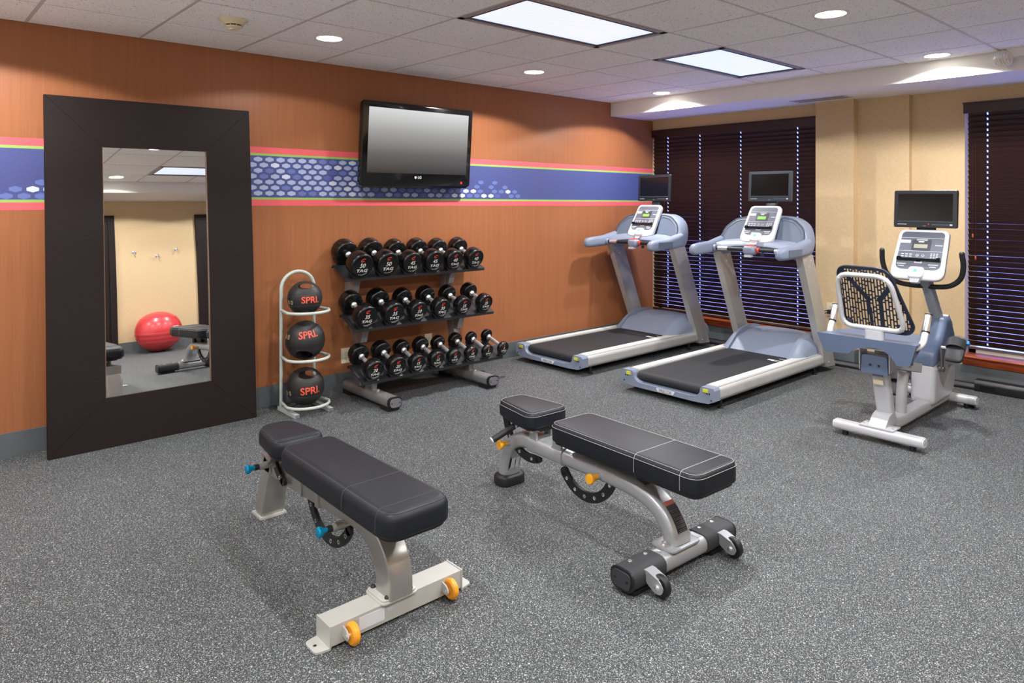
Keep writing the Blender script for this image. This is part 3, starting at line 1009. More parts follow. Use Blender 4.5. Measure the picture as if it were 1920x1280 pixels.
# ================================================================== dumbbells
SPEC = {50: (.094, .345, .100), 45: (.087, .335, .094), 40: (.083, .325, .088), 35: (.085, .315, .088), 30: (.077, .305, .080), 25: (.072, .295, .074),
        20: (.074, .300, .074), 15: (.066, .290, .064), 10: (.060, .280, .054), 5: (.054, .270, .042)}   # head radius, length, head thickness
def make_dumbbell(wt):
    R_, L_, T_ = SPEC[wt]
    r = thing('dumbbell', 'x', 'dumbbell')
    for s in (-1, 1):
        y = lambda v: s * v
        e = .012
        prof = [(R_ * .80, L_ / 2 - .003), (R_ * .84, L_ / 2), (R_ - e * .8, L_ / 2), (R_ - .003, L_ / 2 - e * .45), (R_, L_ / 2 - e * 1.3), (R_, L_ / 2 - T_ + e), (R_ - .003, L_ / 2 - T_ + e * .4), (R_ - e, L_ / 2 - T_), (R_ * .5, L_ / 2 - T_ - .004), (.026, L_ / 2 - T_ - .010), (0.02, L_ / 2 - T_ - .010)]
        b = MB(); b.lathe([(0, L_ / 2 - .003)] + prof + [(0, L_ / 2 - T_ - .010)], (0, 0, 0), (0, s, 0), 40)
        hd = b.obj('head', 'urethane', r, smooth=40)
        if s < 0:
            F = lambda x, z: basis((1, 0, 0), (0, 0, 1), (0, -1, 0), (x, -L_ / 2 + .0022, z))
            add_text('number_print', str(wt), R_ * .50, F(-R_ * .0, R_ * .02), 'white_print', hd, bold=R_ * .006, shear=.15)
            add_text('maker_print', 'TAG', R_ * .40, F(0, -R_ * .40) @ Matrix.Diagonal((1.25, .85, 1, 1)), 'white_print', hd, bold=R_ * .008, shear=.15)
            b = MB(); n = 18; o_, i_ = [], []
            for k in range(n + 1):
                a = math.radians(40 + 290 * k / n)
                sx, sz = R_ * .19 * math.cos(a), R_ * .155 * math.sin(a)
                o_.append((sx * 1.0 + sz * .5, R_ * .50 + sz)); i_.append((sx * .5 + sz * .25, R_ * .50 + sz * .42))
            fo = [b._v((x, -L_ / 2 + .0022, z)) for x, z in o_]; fi = [b._v((x, -L_ / 2 + .0022, z)) for x, z in i_]
            for k in range(n): b.bm.faces.new((fo[k], fo[k + 1], fi[k + 1], fi[k]))
            b.obj('emblem', 'print_red', hd)
            b = MB(); fo, fi = [], []
            for k in range(9):
                a = math.radians(-112 + 62 * k / 8)
                wv = .018 + .012 * k / 8
                fo.append(b._v((R_ * .76 * math.cos(a), -L_ / 2 + .0022, R_ * .76 * math.sin(a)))); fi.append(b._v((R_ * (.76 - wv) * math.cos(a), -L_ / 2 + .0022, R_ * (.76 - wv) * math.sin(a))))
            for k in range(8): b.bm.faces.new((fo[k], fo[k + 1], fi[k + 1], fi[k]))
            b.obj('curved_line', 'white_print', hd)
    hl = L_ / 2 - T_ - .008
    prof = [(0, -hl), (.024, -hl), (.024, -hl + .010), (.0155, -hl + .018)]
    for k in range(9):
        t = -1 + 2 * k / 8
        prof.append((.0135 + .0030 * (1 - t * t), t * (hl - .022)))
    prof += [(.0155, hl - .018), (.024, hl - .010), (.024, hl), (0, hl)]
    MB().lathe(prof, (0, 0, 0), (0, 1, 0), 24).obj('handle', 'chrome', r)
    return r

rows = [([20, 20, 15, 15, 10, 10, 5, 5], 0), ([35, 35, 30, 30, 25, 25], 1), ([50, 50, 45, 45, 40, 40], 2)]
XC = {0: [-3.985, -3.795, -3.614, -3.434, -3.265, -3.09, -2.92, -2.75], 1: [-3.985, -3.752, -3.528, -3.307, -3.085, -2.855], 2: [-3.962, -3.737, -3.515, -3.300, -3.093, -2.873]}
protos = {}
tier = ['bottom', 'middle', 'top']
TILT = math.radians(19)
for wts, ti in rows:
    ty, tz = TRAYS[ti]
    for k, wt in enumerate(wts):
        R_, L_, T_ = SPEC[wt]
        if wt not in protos:
            protos[wt] = make_dumbbell(wt); o = protos[wt]
        else:
            o = copy_tree(protos[wt])
        yc = ty + TD * .48; zc = tz + TH_ * .48 + .012 + R_ / math.cos(TILT) * .96
        o.location = (XC[ti][k], yc, zc)
        o.rotation_euler = (TILT, 0, 0)
        side = 'left' if wts.index(wt) == k else 'right'
        word = {50: 'fifty', 45: 'forty-five', 40: 'forty', 35: 'thirty-five', 30: 'thirty', 25: 'twenty-five', 20: 'twenty', 15: 'fifteen', 10: 'ten', 5: 'five'}[wt]
        o['label'] = 'black dumbbell numbered %s, %s of its pair on the %s rack tier' % (word, side, tier[ti])
        o['category'] = 'dumbbell'; o['group'] = 'dumbbells on the %s tier' % tier[ti]
        # saddle cradles of the rack under each head
        for s in (-1, 1):
            b = MB(); poly_o, poly_i = [], []
            for q in range(9):
                a = math.radians(-90 - 48 + 96 * q / 8)
                poly_o.append(((R_ + .006) * math.cos(a), (R_ + .006) * math.sin(a))); poly_i.append(((R_ + .0015) * math.cos(a), (R_ + .0015) * math.sin(a)))
            base_z = -R_ - .012
            w2 = R_ * .52
            poly = [(-w2, base_z), (w2, base_z), poly_o[-1]] + list(reversed(poly_i)) + [poly_o[0]]
            yy = s * (L_ / 2 - T_ / 2)
            b.prism(poly, 'y', yy - T_ * .32, yy + T_ * .32)
            c = b.obj('saddle', 'tray_black', rack)
            c.matrix_parent_inverse = Matrix.Identity(4)
            c.location = (o.location[0] - RX, o.location[1] + .36, o.location[2]); c.rotation_euler = (TILT, 0, 0)

# ================================================================== medicine balls on their stand
M['stand_grey'] = mat('stand_grey_paint', srgb(182, 190, 184), .42, var=.03)
M['ball_rubber'] = mat('black_ball_rubber', srgb(34, 33, 34), .5, bump=.08, bscale=300)
M['spri_red'] = mat('orange_red_print', srgb(226, 92, 72), .5, var=.03)
M['tan_print'] = mat('tan_print', srgb(170, 150, 110), .5)
def ball_stand():
    r = thing('ball_stand', 'pale grey tubular stand holding three medicine balls beside the mirror', 'stand', (-4.39, -.28, 0))
    xl, xr, yb = -.125, .125, .11
    path = [(xl, yb, .03), (xl, yb, .45), (xl, yb, .84)] + [(xl * math.cos(PI * k / 14), yb, .86 + .118 * math.sin(PI * k / 14)) for k in range(0, 15)] + [(xr, yb, .84), (xr, yb, .45), (xr, yb, .03)]
    MB().tube(path, .0125, 14).obj('hoop', 'stand_grey', r)
    for z in (.058, .382, .710):
        pts = [(xl, yb - .004, z)] + [(.148 * math.sin(-PI / 2 + PI * k / 16) * (1.02), -.045 - .135 * math.cos(-PI / 2 + PI * k / 16), z) for k in range(17)] + [(xr, yb - .004, z)]
        MB().tube(smooth_pts(pts, 3), .0105, 12).obj('ring', 'stand_grey', r)
    for x in (xl, xr):
        f = MB(); f.box((x, -.01, .014), (.032, .29, .026), bevel=.003); ft = f.obj('foot', 'stand_grey', r)
        MB().box((x, -.1555, .014), (.029, .003, .023)).obj('foot_plug', 'end_grey', ft)
        MB().box((x, -.01, .0005), (.03, .27, .001)).obj('foot_pad', 'black_plastic', ft)
    return r
ball_stand()

def medicine_ball(label, loc, R_, spin, tilt, text_lat, holes):
    r = thing('medicine_ball', label, 'medicine ball', loc, group='medicine balls on the stand')
    # sphere with grip pockets: verts inside a bore are pulled in, leaving a strap handle
    b = MB(); b.sphere((0, 0, 0), R_, 72, 44)
    me = b.mesh('ball_body', 60)
    o = link('ball_body', me, r)
    me.materials.append(M['ball_rubber'])
    for (c, d, ra, rb) in holes:
        cb = MB(); d = Vector(d).normalized()
        u = Vector((0, 0, 1)); a_ = d.cross(u).normalized(); b_ = a_.cross(d).normalized()
        c = Vector(c)
        ring = lambda t: [c + d * t + a_ * (ra * math.cos(2 * PI * k / 28)) + b_ * (rb * math.sin(2 * PI * k / 28)) for k in range(28)]
        cb.loft([ring(-R_ * 1.2), ring(R_ * 1.2)])
        co = cb.obj('cutter', 'ball_rubber', r)
        md = o.modifiers.new('bore', 'BOOLEAN'); md.object = co; md.operation = 'DIFFERENCE'; md.solver = 'EXACT'
        bpy.context.view_layer.update()
        nm = bpy.data.meshes.new_from_object(o.evaluated_get(bpy.context.evaluated_depsgraph_get()))
        o.modifiers.clear(); o.data = nm
        bpy.data.objects.remove(co)
    o.data.polygons.foreach_set('use_smooth', [True] * len(o.data.polygons)); o.data.set_sharp_from_angle(angle=math.radians(40))
    # seams
    for lat in (.35, -.38):
        MB().tube([(R_ * 1.0005 * math.cos(lat) * math.cos(2 * PI * k / 48), R_ * 1.0005 * math.cos(lat) * math.sin(2 * PI * k / 48), R_ * math.sin(lat)) for k in range(48)], .0011, 6, closed=True).obj('seam', 'ball_rubber', r)
    def wrap(me, lon0, lat0, m, nm, rot=0.0):
        bm = bmesh.new(); bm.from_mesh(me)
        bmesh.ops.subdivide_edges(bm, edges=[e for e in bm.edges if e.calc_length() > .012], cuts=2)
        bm.to_mesh(me); bm.free()
        for v in me.vertices:
            x = v.co.x * math.cos(rot) - v.co.y * math.sin(rot); y = v.co.x * math.sin(rot) + v.co.y * math.cos(rot)
            lat = lat0 + y / R_; lon = lon0 + x / R_
            v.co = ((R_ + .0016) * math.cos(lat) * math.cos(lon), (R_ + .0016) * math.cos(lat) * math.sin(lon), (R_ + .0016) * math.sin(lat))
        me.materials.clear(); me.materials.append(M[m])
        link(nm, me, r)
    wrap(text_mesh('SPRI.', R_ * .52, bold=R_ * .012), spin, text_lat, 'spri_red', 'maker_print', tilt)
    wrap(text_mesh('0', R_ * .34, bold=R_ * .008), spin - 1.15, text_lat - .15, 'tan_print', 'weight_print', 0)
    wrap(text_mesh('0', R_ * .34, bold=R_ * .008), spin - 1.42, text_lat - .15, 'tan_print', 'weight_print', 0)
    return r
sp = math.radians(-118)
V = (.55, -.835)     # horizontal axis of the grip bore
medicine_ball('smallest medicine ball, on the top ring of the stand', (-4.40, -.305, .800), .120, sp + .38, .0, -.02, [((.010, -.005, .083), (.50, .86, -.10), .052, .019), ((.01, 0, -.094), (.45, .9, 0), .030, .012)])
medicine_ball('medicine ball with a dark grip hole at its lower front, middle ring', (-4.40, -.31, .505), .136, sp + .22, .10, .42, [((.042, -.018, -.070), (.80, .60, .12), .050, .036), ((-.01, .02, .112), (.9, -.4, 0), .045, .010)])
medicine_ball('medicine ball lowest on the stand with its grip at the top', (-4.40, -.31, .180), .132, sp + .33, .05, -.05, [((.030, -.012, .082), (.62, .78, -.16), .058, .027)])

# ================================================================== treadmills
M['tm_plastic'] = mat('blue_grey_plastic', srgb(128, 138, 158), .42, var=.03)
M['tm_dark'] = mat('blue_grey_recess', srgb(96, 108, 126), .5, var=.04)
M['tm_metal'] = mat('brushed_aluminium', srgb(184, 184, 182), .34, metal=.45, var=.04)
M['tm_rail'] = mat('silver_rail', srgb(190, 190, 188), .40, metal=.25, var=.03)
M['belt'] = mat('running_belt', srgb(36, 38, 42), .66, bump=.15, bscale=500)
M['console_white'] = mat('console_white', srgb(216, 217, 221), .3, var=.01)
M['overlay'] = mat('console_overlay', srgb(92, 96, 108), .35, var=.05)
M['overlay_dark'] = mat('console_window', srgb(62, 64, 74), .3, var=.05)
M['lcd'] = mat('green_lcd', srgb(118, 190, 70), .3, emit=srgb(120, 200, 60), estr=.35)
M['lcd_off'] = mat('dull_lcd', srgb(150, 150, 132), .3)
M['label_print'] = mat('pale_print', srgb(186, 190, 200), .5, var=.02)
M['green_mark'] = mat('mint_mark', srgb(96, 214, 182), .4)
M['grip'] = mat('grip_black', srgb(30, 30, 32), .5, bump=.06)
M['stop_red'] = mat('stop_red', srgb(226, 76, 50), .4)
M['yellow_tag'] = mat('yellow_reflector', srgb(206, 204, 62), .35)
M['tv_shell'] = mat('slate_plastic', srgb(52, 62, 72), .38, var=.04)
M['tv_shell_dark'] = mat('charcoal_plastic', srgb(34, 36, 40), .4, var=.04)
M['grey_print'] = mat('grey_print', srgb(110, 112, 116), .5)

def panel_console(r, O, W, Hh, lean, dark=False, stem=True, bike=False):
    """tilted white console head; O = centre of its bottom edge, face looks towards -x and up"""
    up = Vector((math.sin(lean), 0, math.cos(lean))); n = Vector((-math.cos(lean), 0, math.sin(lean)))
    Mx = basis((0, -1, 0), up, n, O)           # local x = to the user's right (-y), y = up the panel, z = out of the face
    taper = .93
    def outline(d=0):
        return inset(round_poly([(-W / 2, 0), (W / 2, 0), (W / 2 * taper, Hh), (-W / 2 * taper, Hh)], [.07, .07, .045, .045], 7), d)
    b = MB(Mx)
    b.loft([[(x, y, z) for x, y in outline(d)] for d, z in ((.03, -.055), (.008, -.045), (.0, -.030), (.0, -.006), (.005, .0), (.011, .002))])
    con = b.obj('console', 'console_white', r)
    b = MB(Mx)
    ov = round_poly([(-W / 2 + .028, .072), (W / 2 - .028, .072), (W / 2 * taper - .024, Hh - .022), (-W / 2 * taper + .024, Hh - .022)], [.05, .05, .03, .03], 6)
    b.prism(ov, 'z', .0015, .0035); b.obj('overlay', 'overlay', con)
    k = Hh / .34
    def plate(nm, m, x, y, w, h, z=.0035, rr=.004):
        return MB(Mx).prism([(x + p, y + q) for p, q in rrect(w, h, rr, 3)], 'z', z, z + .0012).obj(nm, m, con, smooth=0)
    plate('overlay_line', 'label_print', 0, Hh - .062 * k, W - .065, .003, rr=.001)
    plate('overlay_line', 'label_print', 0, Hh - .152 * k, W - .060, .003, rr=.001)
    plate('display_window', 'overlay_dark', .0, Hh - .110 * k, W * .36, .075 * k, rr=.010)
    plate('display', 'lcd' if not bike else 'lcd_off', -.003, Hh - .118 * k, W * .25, .026 * k, .0048, .002)
    plate('display', 'label_print', -.003, Hh - .088 * k, W * .10, .008 * k, .0048, .001)
    plate('caption', 'label_print', -W * .31, Hh - .088 * k, W * .20, .022 * k, rr=.002)
    plate('caption', 'label_print', W * .32, Hh - .110 * k, W * .13, .006 * k, rr=.001)
    plate('maker_print', 'console_white', .0, Hh - .068 * k - .008, W * .20, .010 * k, rr=.002)
    for i in range(3):
        for j in range(2):
            plate('key', 'label_print', -W * .28 + (i - .5) * .026, .150 * k + j * .017, .018, .008, rr=.003)
    for i in range(3):
        for j in range(4):
            plate('key', 'label_print', W * .24 + (i - .5) * .018, .138 * k + j * .013, .011, .007, rr=.002)
    for x in (-.014, .022):
        MB(Mx).lathe([(.010, .0035), (.010, .0047), (.007, .0047), (.007, .0035)], (x, .158 * k, 0), n=16).obj('round_key', 'label_print', con)
    for x in (-W * .31, W * .28):
        plate('caption', 'label_print', x, .098 * k, W * .18, .008 * k, rr=.002); plate('caption', 'label_print', x, .084 * k, W * .12, .006 * k, rr=.002)
    plate('caption', 'label_print', 0, .112 * k, W * .14, .012 * k, rr=.002)
    # reading ledge
    b = MB(Mx); b.box((0, .128 * k, .010), (W * .76, .016, .013), bevel=.004)
    for s in (-1, 1): b.box((s * W * .365, .130 * k, .013), (.026, .022, .018), bevel=.006)
    b.box((0, .124 * k, .008), (.03, .020, .010), bevel=.003)
    b.obj('reading_ledge', 'gloss_black', con)
    # sensor box at the bottom edge
    b = MB(Mx); b.loft([[(x, y + .045, z) for x, y in inset(rrect(.098, .085, .026, 5), d)] for d, z in ((0, .0), (0, .016), (.006, .024), (.016, .027))])
    sb = b.obj('sensor_box', 'console_white', con)
    MB(Mx).prism([(x, y + .055) for x, y in rrect(.020, .020, .003, 3)], 'z', .0265, .0285).obj('green_mark', 'green_mark', sb)
    b = MB(Mx); b.prism([(x, y - .012) for x, y in round_poly([(-.034, .02), (.034, .02), (.026, -.018), (-.026, -.018)], .008, 3)], 'z', -.010, .012); b.obj('lower_tab', 'label_print', sb)
    return con, Mx

def personal_tv(r, C, w, h, tilt, shell, lit=False):
    """small screen; C = centre of front face"""
    up = Vector((math.sin(tilt), 0, math.cos(tilt))); n = Vector((-math.cos(tilt), 0, math.sin(tilt)))
    Mx = basis((0, -1, 0), up, n, C)
    b = MB(Mx); b.loft([[(x, y, z) for x, y in rrect(w - d, h - d, .012, 4)] for d, z in ((.05, -.042), (.012, -.032), (.0, -.024), (.0, -.003), (.005, .0), (.03, .0005))])
    tv = b.obj('personal_screen', shell, r)
    iw, ih = w * .86, h * .72
    b = MB(Mx)
    o_ = [(x, y + h * .045) for x, y in rrect(iw, ih, .003, 2)]
    b.prism(o_, 'z', .0, .0022); b.obj('screen_glass', 'screen_black', tv, smooth=0)
    b = MB(Mx)
    for x, y, ww, hh in ((0, h * .045 - ih / 2 - .006, iw + .012, .010),): b.prism([(x + p, y + q) for p, q in rrect(ww, hh, .002, 2)], 'z', 0, .005)
    b.obj('screen_ledge', 'tv_shell', tv)
    pl = lambda nm, m, x, y, ww, hh: MB(Mx).prism([(x + p, y + q) for p, q in rrect(ww, hh, .001, 1)], 'z', .0, .0028).obj(nm, m, tv, smooth=0)
    yb = -h / 2 + .022
    pl('button_print', 'label_print', -w * .36, yb, w * .15, .005)
    for i in range(8): pl('button', 'overlay', w * .13 + i * w * .033, yb, w * .024, .008)
    pl('button', 'console_white', w * .41, yb, w * .04, .010)
    pl('caption', 'label_print', 0, yb - .010, w * .05, .002)
    if lit: pl('power_light', 'red_glow', w * .065, yb + .004, .006, .006)
    return tv

def make_treadmill():
    r = thing('treadmill', 'x', 'treadmill', group='treadmills facing the window')
    W2 = .415
    # rear end cap, U-shaped around the roller
    pts = [(-W2, .075), (-W2 + .05, .052), (-.25, .046), (.25, .046), (W2 - .05, .052), (W2, .075), (W2, .150), (W2 - .012, .166), (.312, .166)]
    pts += [(p.x, p.y) for p in smooth_pts([(.300, .152, 0), (.292, .118, 0), (.262, .092, 0), (.21, .083, 0)], 4)]
    pts += [(p.x, p.y) for p in smooth_pts([(-.21, .083, 0), (-.262, .092, 0), (-.292, .118, 0), (-.300, .152, 0)], 4)]
    pts += [(-.312, .166), (-W2 + .012, .166), (-W2, .150)]
    b = MB(); b.prism(pts, 'x', .0, .075, bevel=.006); cap = b.obj('end_cap', 'tm_plastic', r)
    b = MB(); b.box((.045, 0, .072), (.05, .56, .03)); b.obj('end_cap_trough', 'tm_dark', cap)
    for s in (-1, 1):
        b = MB(); b.box((-.002, s * .345, .142), (.012, .040, .022), bevel=.003); b.obj('reflector', 'yellow_tag', cap)
        for dy, dz in ((.030, -.018), (.012, -.018), (.045, -.062)):
            MB().cyl((-.002, s * (.345 + dy), .142 + dz), (.002, s * (.345 + dy), .142 + dz), .006, n=10).obj('screw_hole', 'black_plastic', cap)
    b = MB(); b.prism(round_poly([(-.085, .078), (.085, .078), (.070, .052), (-.070, .052)], .008, 3), 'x', -.004, .002); npl = b.obj('name_plate', 'console_white', cap)
    add_text('maker_print', 'PRECOR', .030, basis((0, -1, 0), (0, 0, 1), (-1, 0, 0), (-.0048, 0, .064)), 'grey_print', npl, bold=.0004, shear=.1)
    # roller and belt
    b = MB(); b.cyl((.070, -.288, .122), (.070, .288, .122), .036, n=28); rl = b.obj('roller', 'belt', r)
    b = MB()
    for s in (-1, 1): b.cyl((.070, s * .288, .122), (.070, s * .302, .122), .018, n=16)
    b.obj('roller_axle', 'chrome', rl)
    b = MB(); b.box((.755, 0, .151), (1.37, .576, .014)); b.obj('running_belt', 'belt', r, smooth=0)
    b = MB(); b.box((.76, 0, .120), (1.30, .60, .04)); b.obj('deck', 'black_plastic', r, smooth=0)
    for x, y, w, l in ((1.18, -.205, .035, .055), (1.16, -.243, .012, .05), (1.19, -.262, .010, .05), (1.26, -.262, .010, .05)):
        MB().box((x, y, .1583), (w, l, .001), rot=('Z', .0)).obj('belt_mark', 'white_print', r)
    # side rails
    for s in (-1, 1):
        pr = round_poly([(s * .300, .142), (s * .300, .166), (s * W2 - s * .03, .168), (s * W2, .150), (s * W2, .082), (s * (W2 - .03), .060), (s * .33, .060)], [.004, .006, .012, .016, .02, .01, .01], 4)
        if s < 0: pr = list(reversed(pr))
        b = MB(); b.prism(pr, 'x', .073, 1.76); rail = b.obj('side_rail', 'tm_rail', r)
        b = MB(); b.box((.90, s * .3455, .1688), (1.62, .066, .0026), bevel=.001); b.obj('tread_strip', 'foot_strip', rail)
        b = MB(); b.box((.90, s * .392, .1625), (1.64, .004, .004)); b.obj('groove', 'end_grey', rail)
    # motor hood with fenders
    ny = 17; rings = []
    prof = lambda t: None
    def hood_profile(y, grow):
        e = min(1, abs(y) / .30)
        h = (.325 + grow) - .045 * e ** 4
        p = [(1.335 - grow * .4, .160), (1.39, .200 + grow * .4), (1.47, .255 + grow * .7), (1.56, h - .02), (1.66, h), (1.80, h - .005), (1.92, h - .06), (1.965, .18), (1.965, .08)]
        q = smooth_pts([(a, c, 0) for a, c in p], 3)
        return [(v.x, y, v.y) for v in q]
    b = MB()
    ys = [-.315 + .63 * k / (ny - 1) for k in range(ny)]
    rr = [hood_profile(y, 0) + [(1.335, y, .10)] for y in ys]
    b.loft(rr); b.obj('motor_hood', 'tm_plastic', r, smooth=50)
    for s in (-1, 1):
        b = MB(); rr = []
        for k in range(6):
            y = s * (.275 + .105 * k / 5)
            g = .016 - .10 * (k / 5) ** 2.2
            p = [(1.30 + .05 * (k / 5) ** 2, .162), (1.37 + .05 * (k / 5) ** 2, .205 + g * .5), (1.46, .262 + g), (1.56, .300 + g), (1.68, .318 + g), (1.84, .30 + g), (1.93, .24 + g * .5), (1.955, .12)]
            q = smooth_pts([(a, c, 0) for a, c in p], 3)
            rr.append([(v.x, y, v.y) for v in q] + [(1.33, y, .10)])
        if s < 0: rr = list(reversed(rr))
        b.loft(rr); b.obj('hood_fender', 'tm_plastic', r, smooth=50)
    # uprights
    for s in (-1, 1):
        yo, yi = s * W2 + s * .004, s * (W2 - .056)
        bx = 1.815
        poly = [(bx - .095, .045), (bx + .095, .035), (bx + .095 - .045, .16), (1.49 - .02, 1.02), (1.49 - .185, 1.02)]
        poly = [(1.72, .052), (1.905, .038), (1.478, 1.03), (1.285, 1.03)]
        b = MB(); b.prism(poly, 'y', min(yo, yi), max(yo, yi), bevel=.008, seg=3); u = b.obj('upright', 'tm_metal', r)
        for x, z in ((1.78, .085), (1.785, .185), (1.36, .985), (1.44, .985), (1.42, .93)):
            for yy in ((yo,) if z < .5 else (yi, yo)):
                MB().cyl((x, yy, z), (x, yy + (.003 if yy > 0 else -.003) * (1 if abs(yy) == abs(yo) else -1), z), .006, n=10).obj('bolt', 'chrome', u)
        for x in (.145, 1.60):
            b = MB(); b.cyl((x, s * .375, .012), (x, s * .375, .075), .010, n=12); b.lathe([(.022, 0), (.022, .008), (.012, .014)], (x, s * .375, 0), n=16); b.obj('levelling_foot', 'black_plastic', r)
    b = MB(); b.box((1.45, 0, .075), (.9, .58, .05), bevel=.01); b.obj('under_frame', 'black_plastic', r)
    # console shroud: arched body between the uprights, leaning back
    lean = math.radians(20)
    out = smooth_pts([(.395, 1.00, 0), (.420, 1.08, 0), (.405, 1.18, 0), (.350, 1.275, 0), (.24, 1.335, 0), (.10, 1.350, 0), (0, 1.352, 0)], 5)
    outl = [(p.x, p.y) for p in out] + [(-p.x, p.y) for p in reversed(out[:-1])]
    low = smooth_pts([(-.36, 1.00, 0), (-.30, 1.05, 0), (-.16, 1.075, 0), (0, 1.08, 0), (.16, 1.075, 0), (.30, 1.05, 0), (.36, 1.00, 0)], 4)
    poly = outl + [(p.x, p.y) for p in low]
    xb = lambda z: 1.335 + (z - 1.0) * .42
    b = MB()
    rings = []
    for dx, ins in ((-.012, .014), (0, .004), (.03, .0), (.13, .0), (.155, .012)):
        rings.append([(xb(z) + dx, y, z) for y, z in inset(poly, ins)])
    b.loft(rings); sh = b.obj('console_shroud', 'tm_plastic', r, smooth=45)
    for s in (-1, 1):
        rec = [(s * .155, 1.125), (s * .155, 1.315), (s * .26, 1.300), (s * .345, 1.235), (s * .368, 1.165), (s * .34, 1.122)]
        if s < 0: rec = list(reversed(rec))
        rp = round_poly(rec, .03, 5)
        b = MB(); b.loft([[(xb(z) + dx, y, z) for y, z in inset(rp, ins)] for dx, ins in ((-.0095, 0), (-.017, .003), (-.0125, .014), (-.0125, .03))]); b.obj('shroud_pocket', 'tm_dark', sh, smooth=45)
    # lower front body below the console, sweeping back to the arms
    b = MB(); rings = []
    for k in range(13):
        y = -.40 + .80 * k / 12
        e = abs(y) / .40
        xf = 1.275 - .045 * e ** 3; zt = 1.135 - .035 * e ** 2; zb = 1.055 - .045 * e ** 2
        rings.append([(xf, y, zb + .02), (xf - .014, y, (zb + zt) / 2), (xf + .01, y, zt), (xf + .12, y, zt + .02), (xf + .16, y, zt - .04), (xf + .10, y, zb)])
    b.loft(rings); b.obj('lower_shroud', 'tm_plastic', sh, smooth=60)
    # side arms towards the runner
    for s in (-1, 1):
        b = MB(); rings = []
        for k, (x, z, w, h) in enumerate(((.925, 1.052, .030, .030), (.935, 1.053, .058, .070), (.965, 1.055, .076, .096), (1.05, 1.060, .084, .104), (1.20, 1.068, .086, .104), (1.32, 1.082, .090, .125), (1.42, 1.10, .078, .13))):
            rings.append([(x, s * (W2 - .015) + a, z + c) for a, c in rrect(w, h, min(w, h) * .46, 5)])
        b.loft(rings); arm = b.obj('side_arm', 'tm_plastic', r, smooth=60)
        b = MB(); b.prism([(a * .8 + s * 0, c) for a, c in rrect(.26, .055, .026, 5)], 'y', 0, .003)
        b.bm.free()
        b = MB(); b.box((1.13, s * (W2 - .015) + s * .0425, 1.062), (.22, .004, .055), bevel=.0015); b.obj('arm_inset', 'tm_dark', arm)
        b = MB(); b.lathe([(.030, 0), (.030, .02), (.024, .026)], (1.215, s * (W2 - .055), 1.062), (0, -s, 0), 20); b.obj('bar_collar', 'tm_plastic', arm)
    # handlebar with sensor grips
    b = MB(); b.cyl((1.215, -.36, 1.062), (1.215, .36, 1.062), .0175, n=18); hb = b.obj('handlebar', 'grip', r)
    for s in (-1, 1):
        b = MB(); b.cyl((1.215, s * .22, 1.062), (1.215, s * .315, 1.062), .0183, n=18); b.obj('pulse_sensor', 'chrome', hb)
    b = MB(); b.loft([[(1.205 + x, y, z) for x, y in inset(rrect(.085, .11, .03, 5), d)] for d, z in ((.02, 1.020), (.004, 1.032), (0, 1.05), (0, 1.078), (.008, 1.092), (.02, 1.096))]); st = b.obj('stop_housing', 'tm_plastic', r, smooth=50)
    b = MB(); b.loft([[(1.203 + x, y, z) for x, y in inset(rrect(.050, .075, .018, 5), d)] for d, z in ((0, 1.094), (0, 1.101), (.006, 1.104))]); b.obj('stop_button', 'stop_red', st)
    b = MB(); b.box((1.178, 0, 1.012), (.05, .055, .02), bevel=.006); b.obj('housing_lip', 'label_print', st)
    b = MB(); b.lathe([(.0225, -.011), (.0235, 0), (.0225, .011)], (1.215, -.072, 1.062), (0, 1, 0), 18); b.obj('clip_ring', 'stop_red', hb)
    b = MB(); b.tube(smooth_pts([(1.192, .02, 1.066), (1.186, -.02, 1.064), (1.186, -.05, 1.074), (1.195, -.075, 1.082)], 5), .003, 6); b.obj('safety_cord', 'stop_red', hb)
    b = MB(); b.box((1.20, -.115, 1.028), (.018, .02, .03), bevel=.004); b.obj('clip', 'grip', hb)
    # console head and personal screen
    con, Mx = panel_console(r, (1.275, 0, 1.125), .315, .375, math.radians(33))
    b = MB(); b.box((1.47, 0, 1.25), (.10, .20, .22), rot=('Y', math.radians(33)), bevel=.02); b.obj('console_back', 'tm_dark', r)
    b = MB(); b.sweep([(1.56, 0, 1.40), (1.59, 0, 1.50), (1.60, 0, 1.60)], rrect(.10, .03, .008, 3), (0, 1, 0)); b.obj('screen_post', 'tv_shell', r)
    return r
M['foot_strip'] = mat('ribbed_foot_strip', srgb(214, 214, 208), .5, var=.04)

tm1 = make_treadmill()
tm2 = copy_tree(tm1)
tm1.location = (-2.235, -.545, 0); tm2.location = (-2.275, -1.835, 0)
tm1['label'] = 'far treadmill in the corner between orange wall and window'
tm2['label'] = 'near treadmill standing between the corner treadmill and the bike'
personal_tv(tm1, (1.535, 0, 1.612), .408, .268, math.radians(3), 'tv_shell_dark')
personal_tv(tm2, (1.535, 0, 1.612), .408, .268, math.radians(3), 'tv_shell')

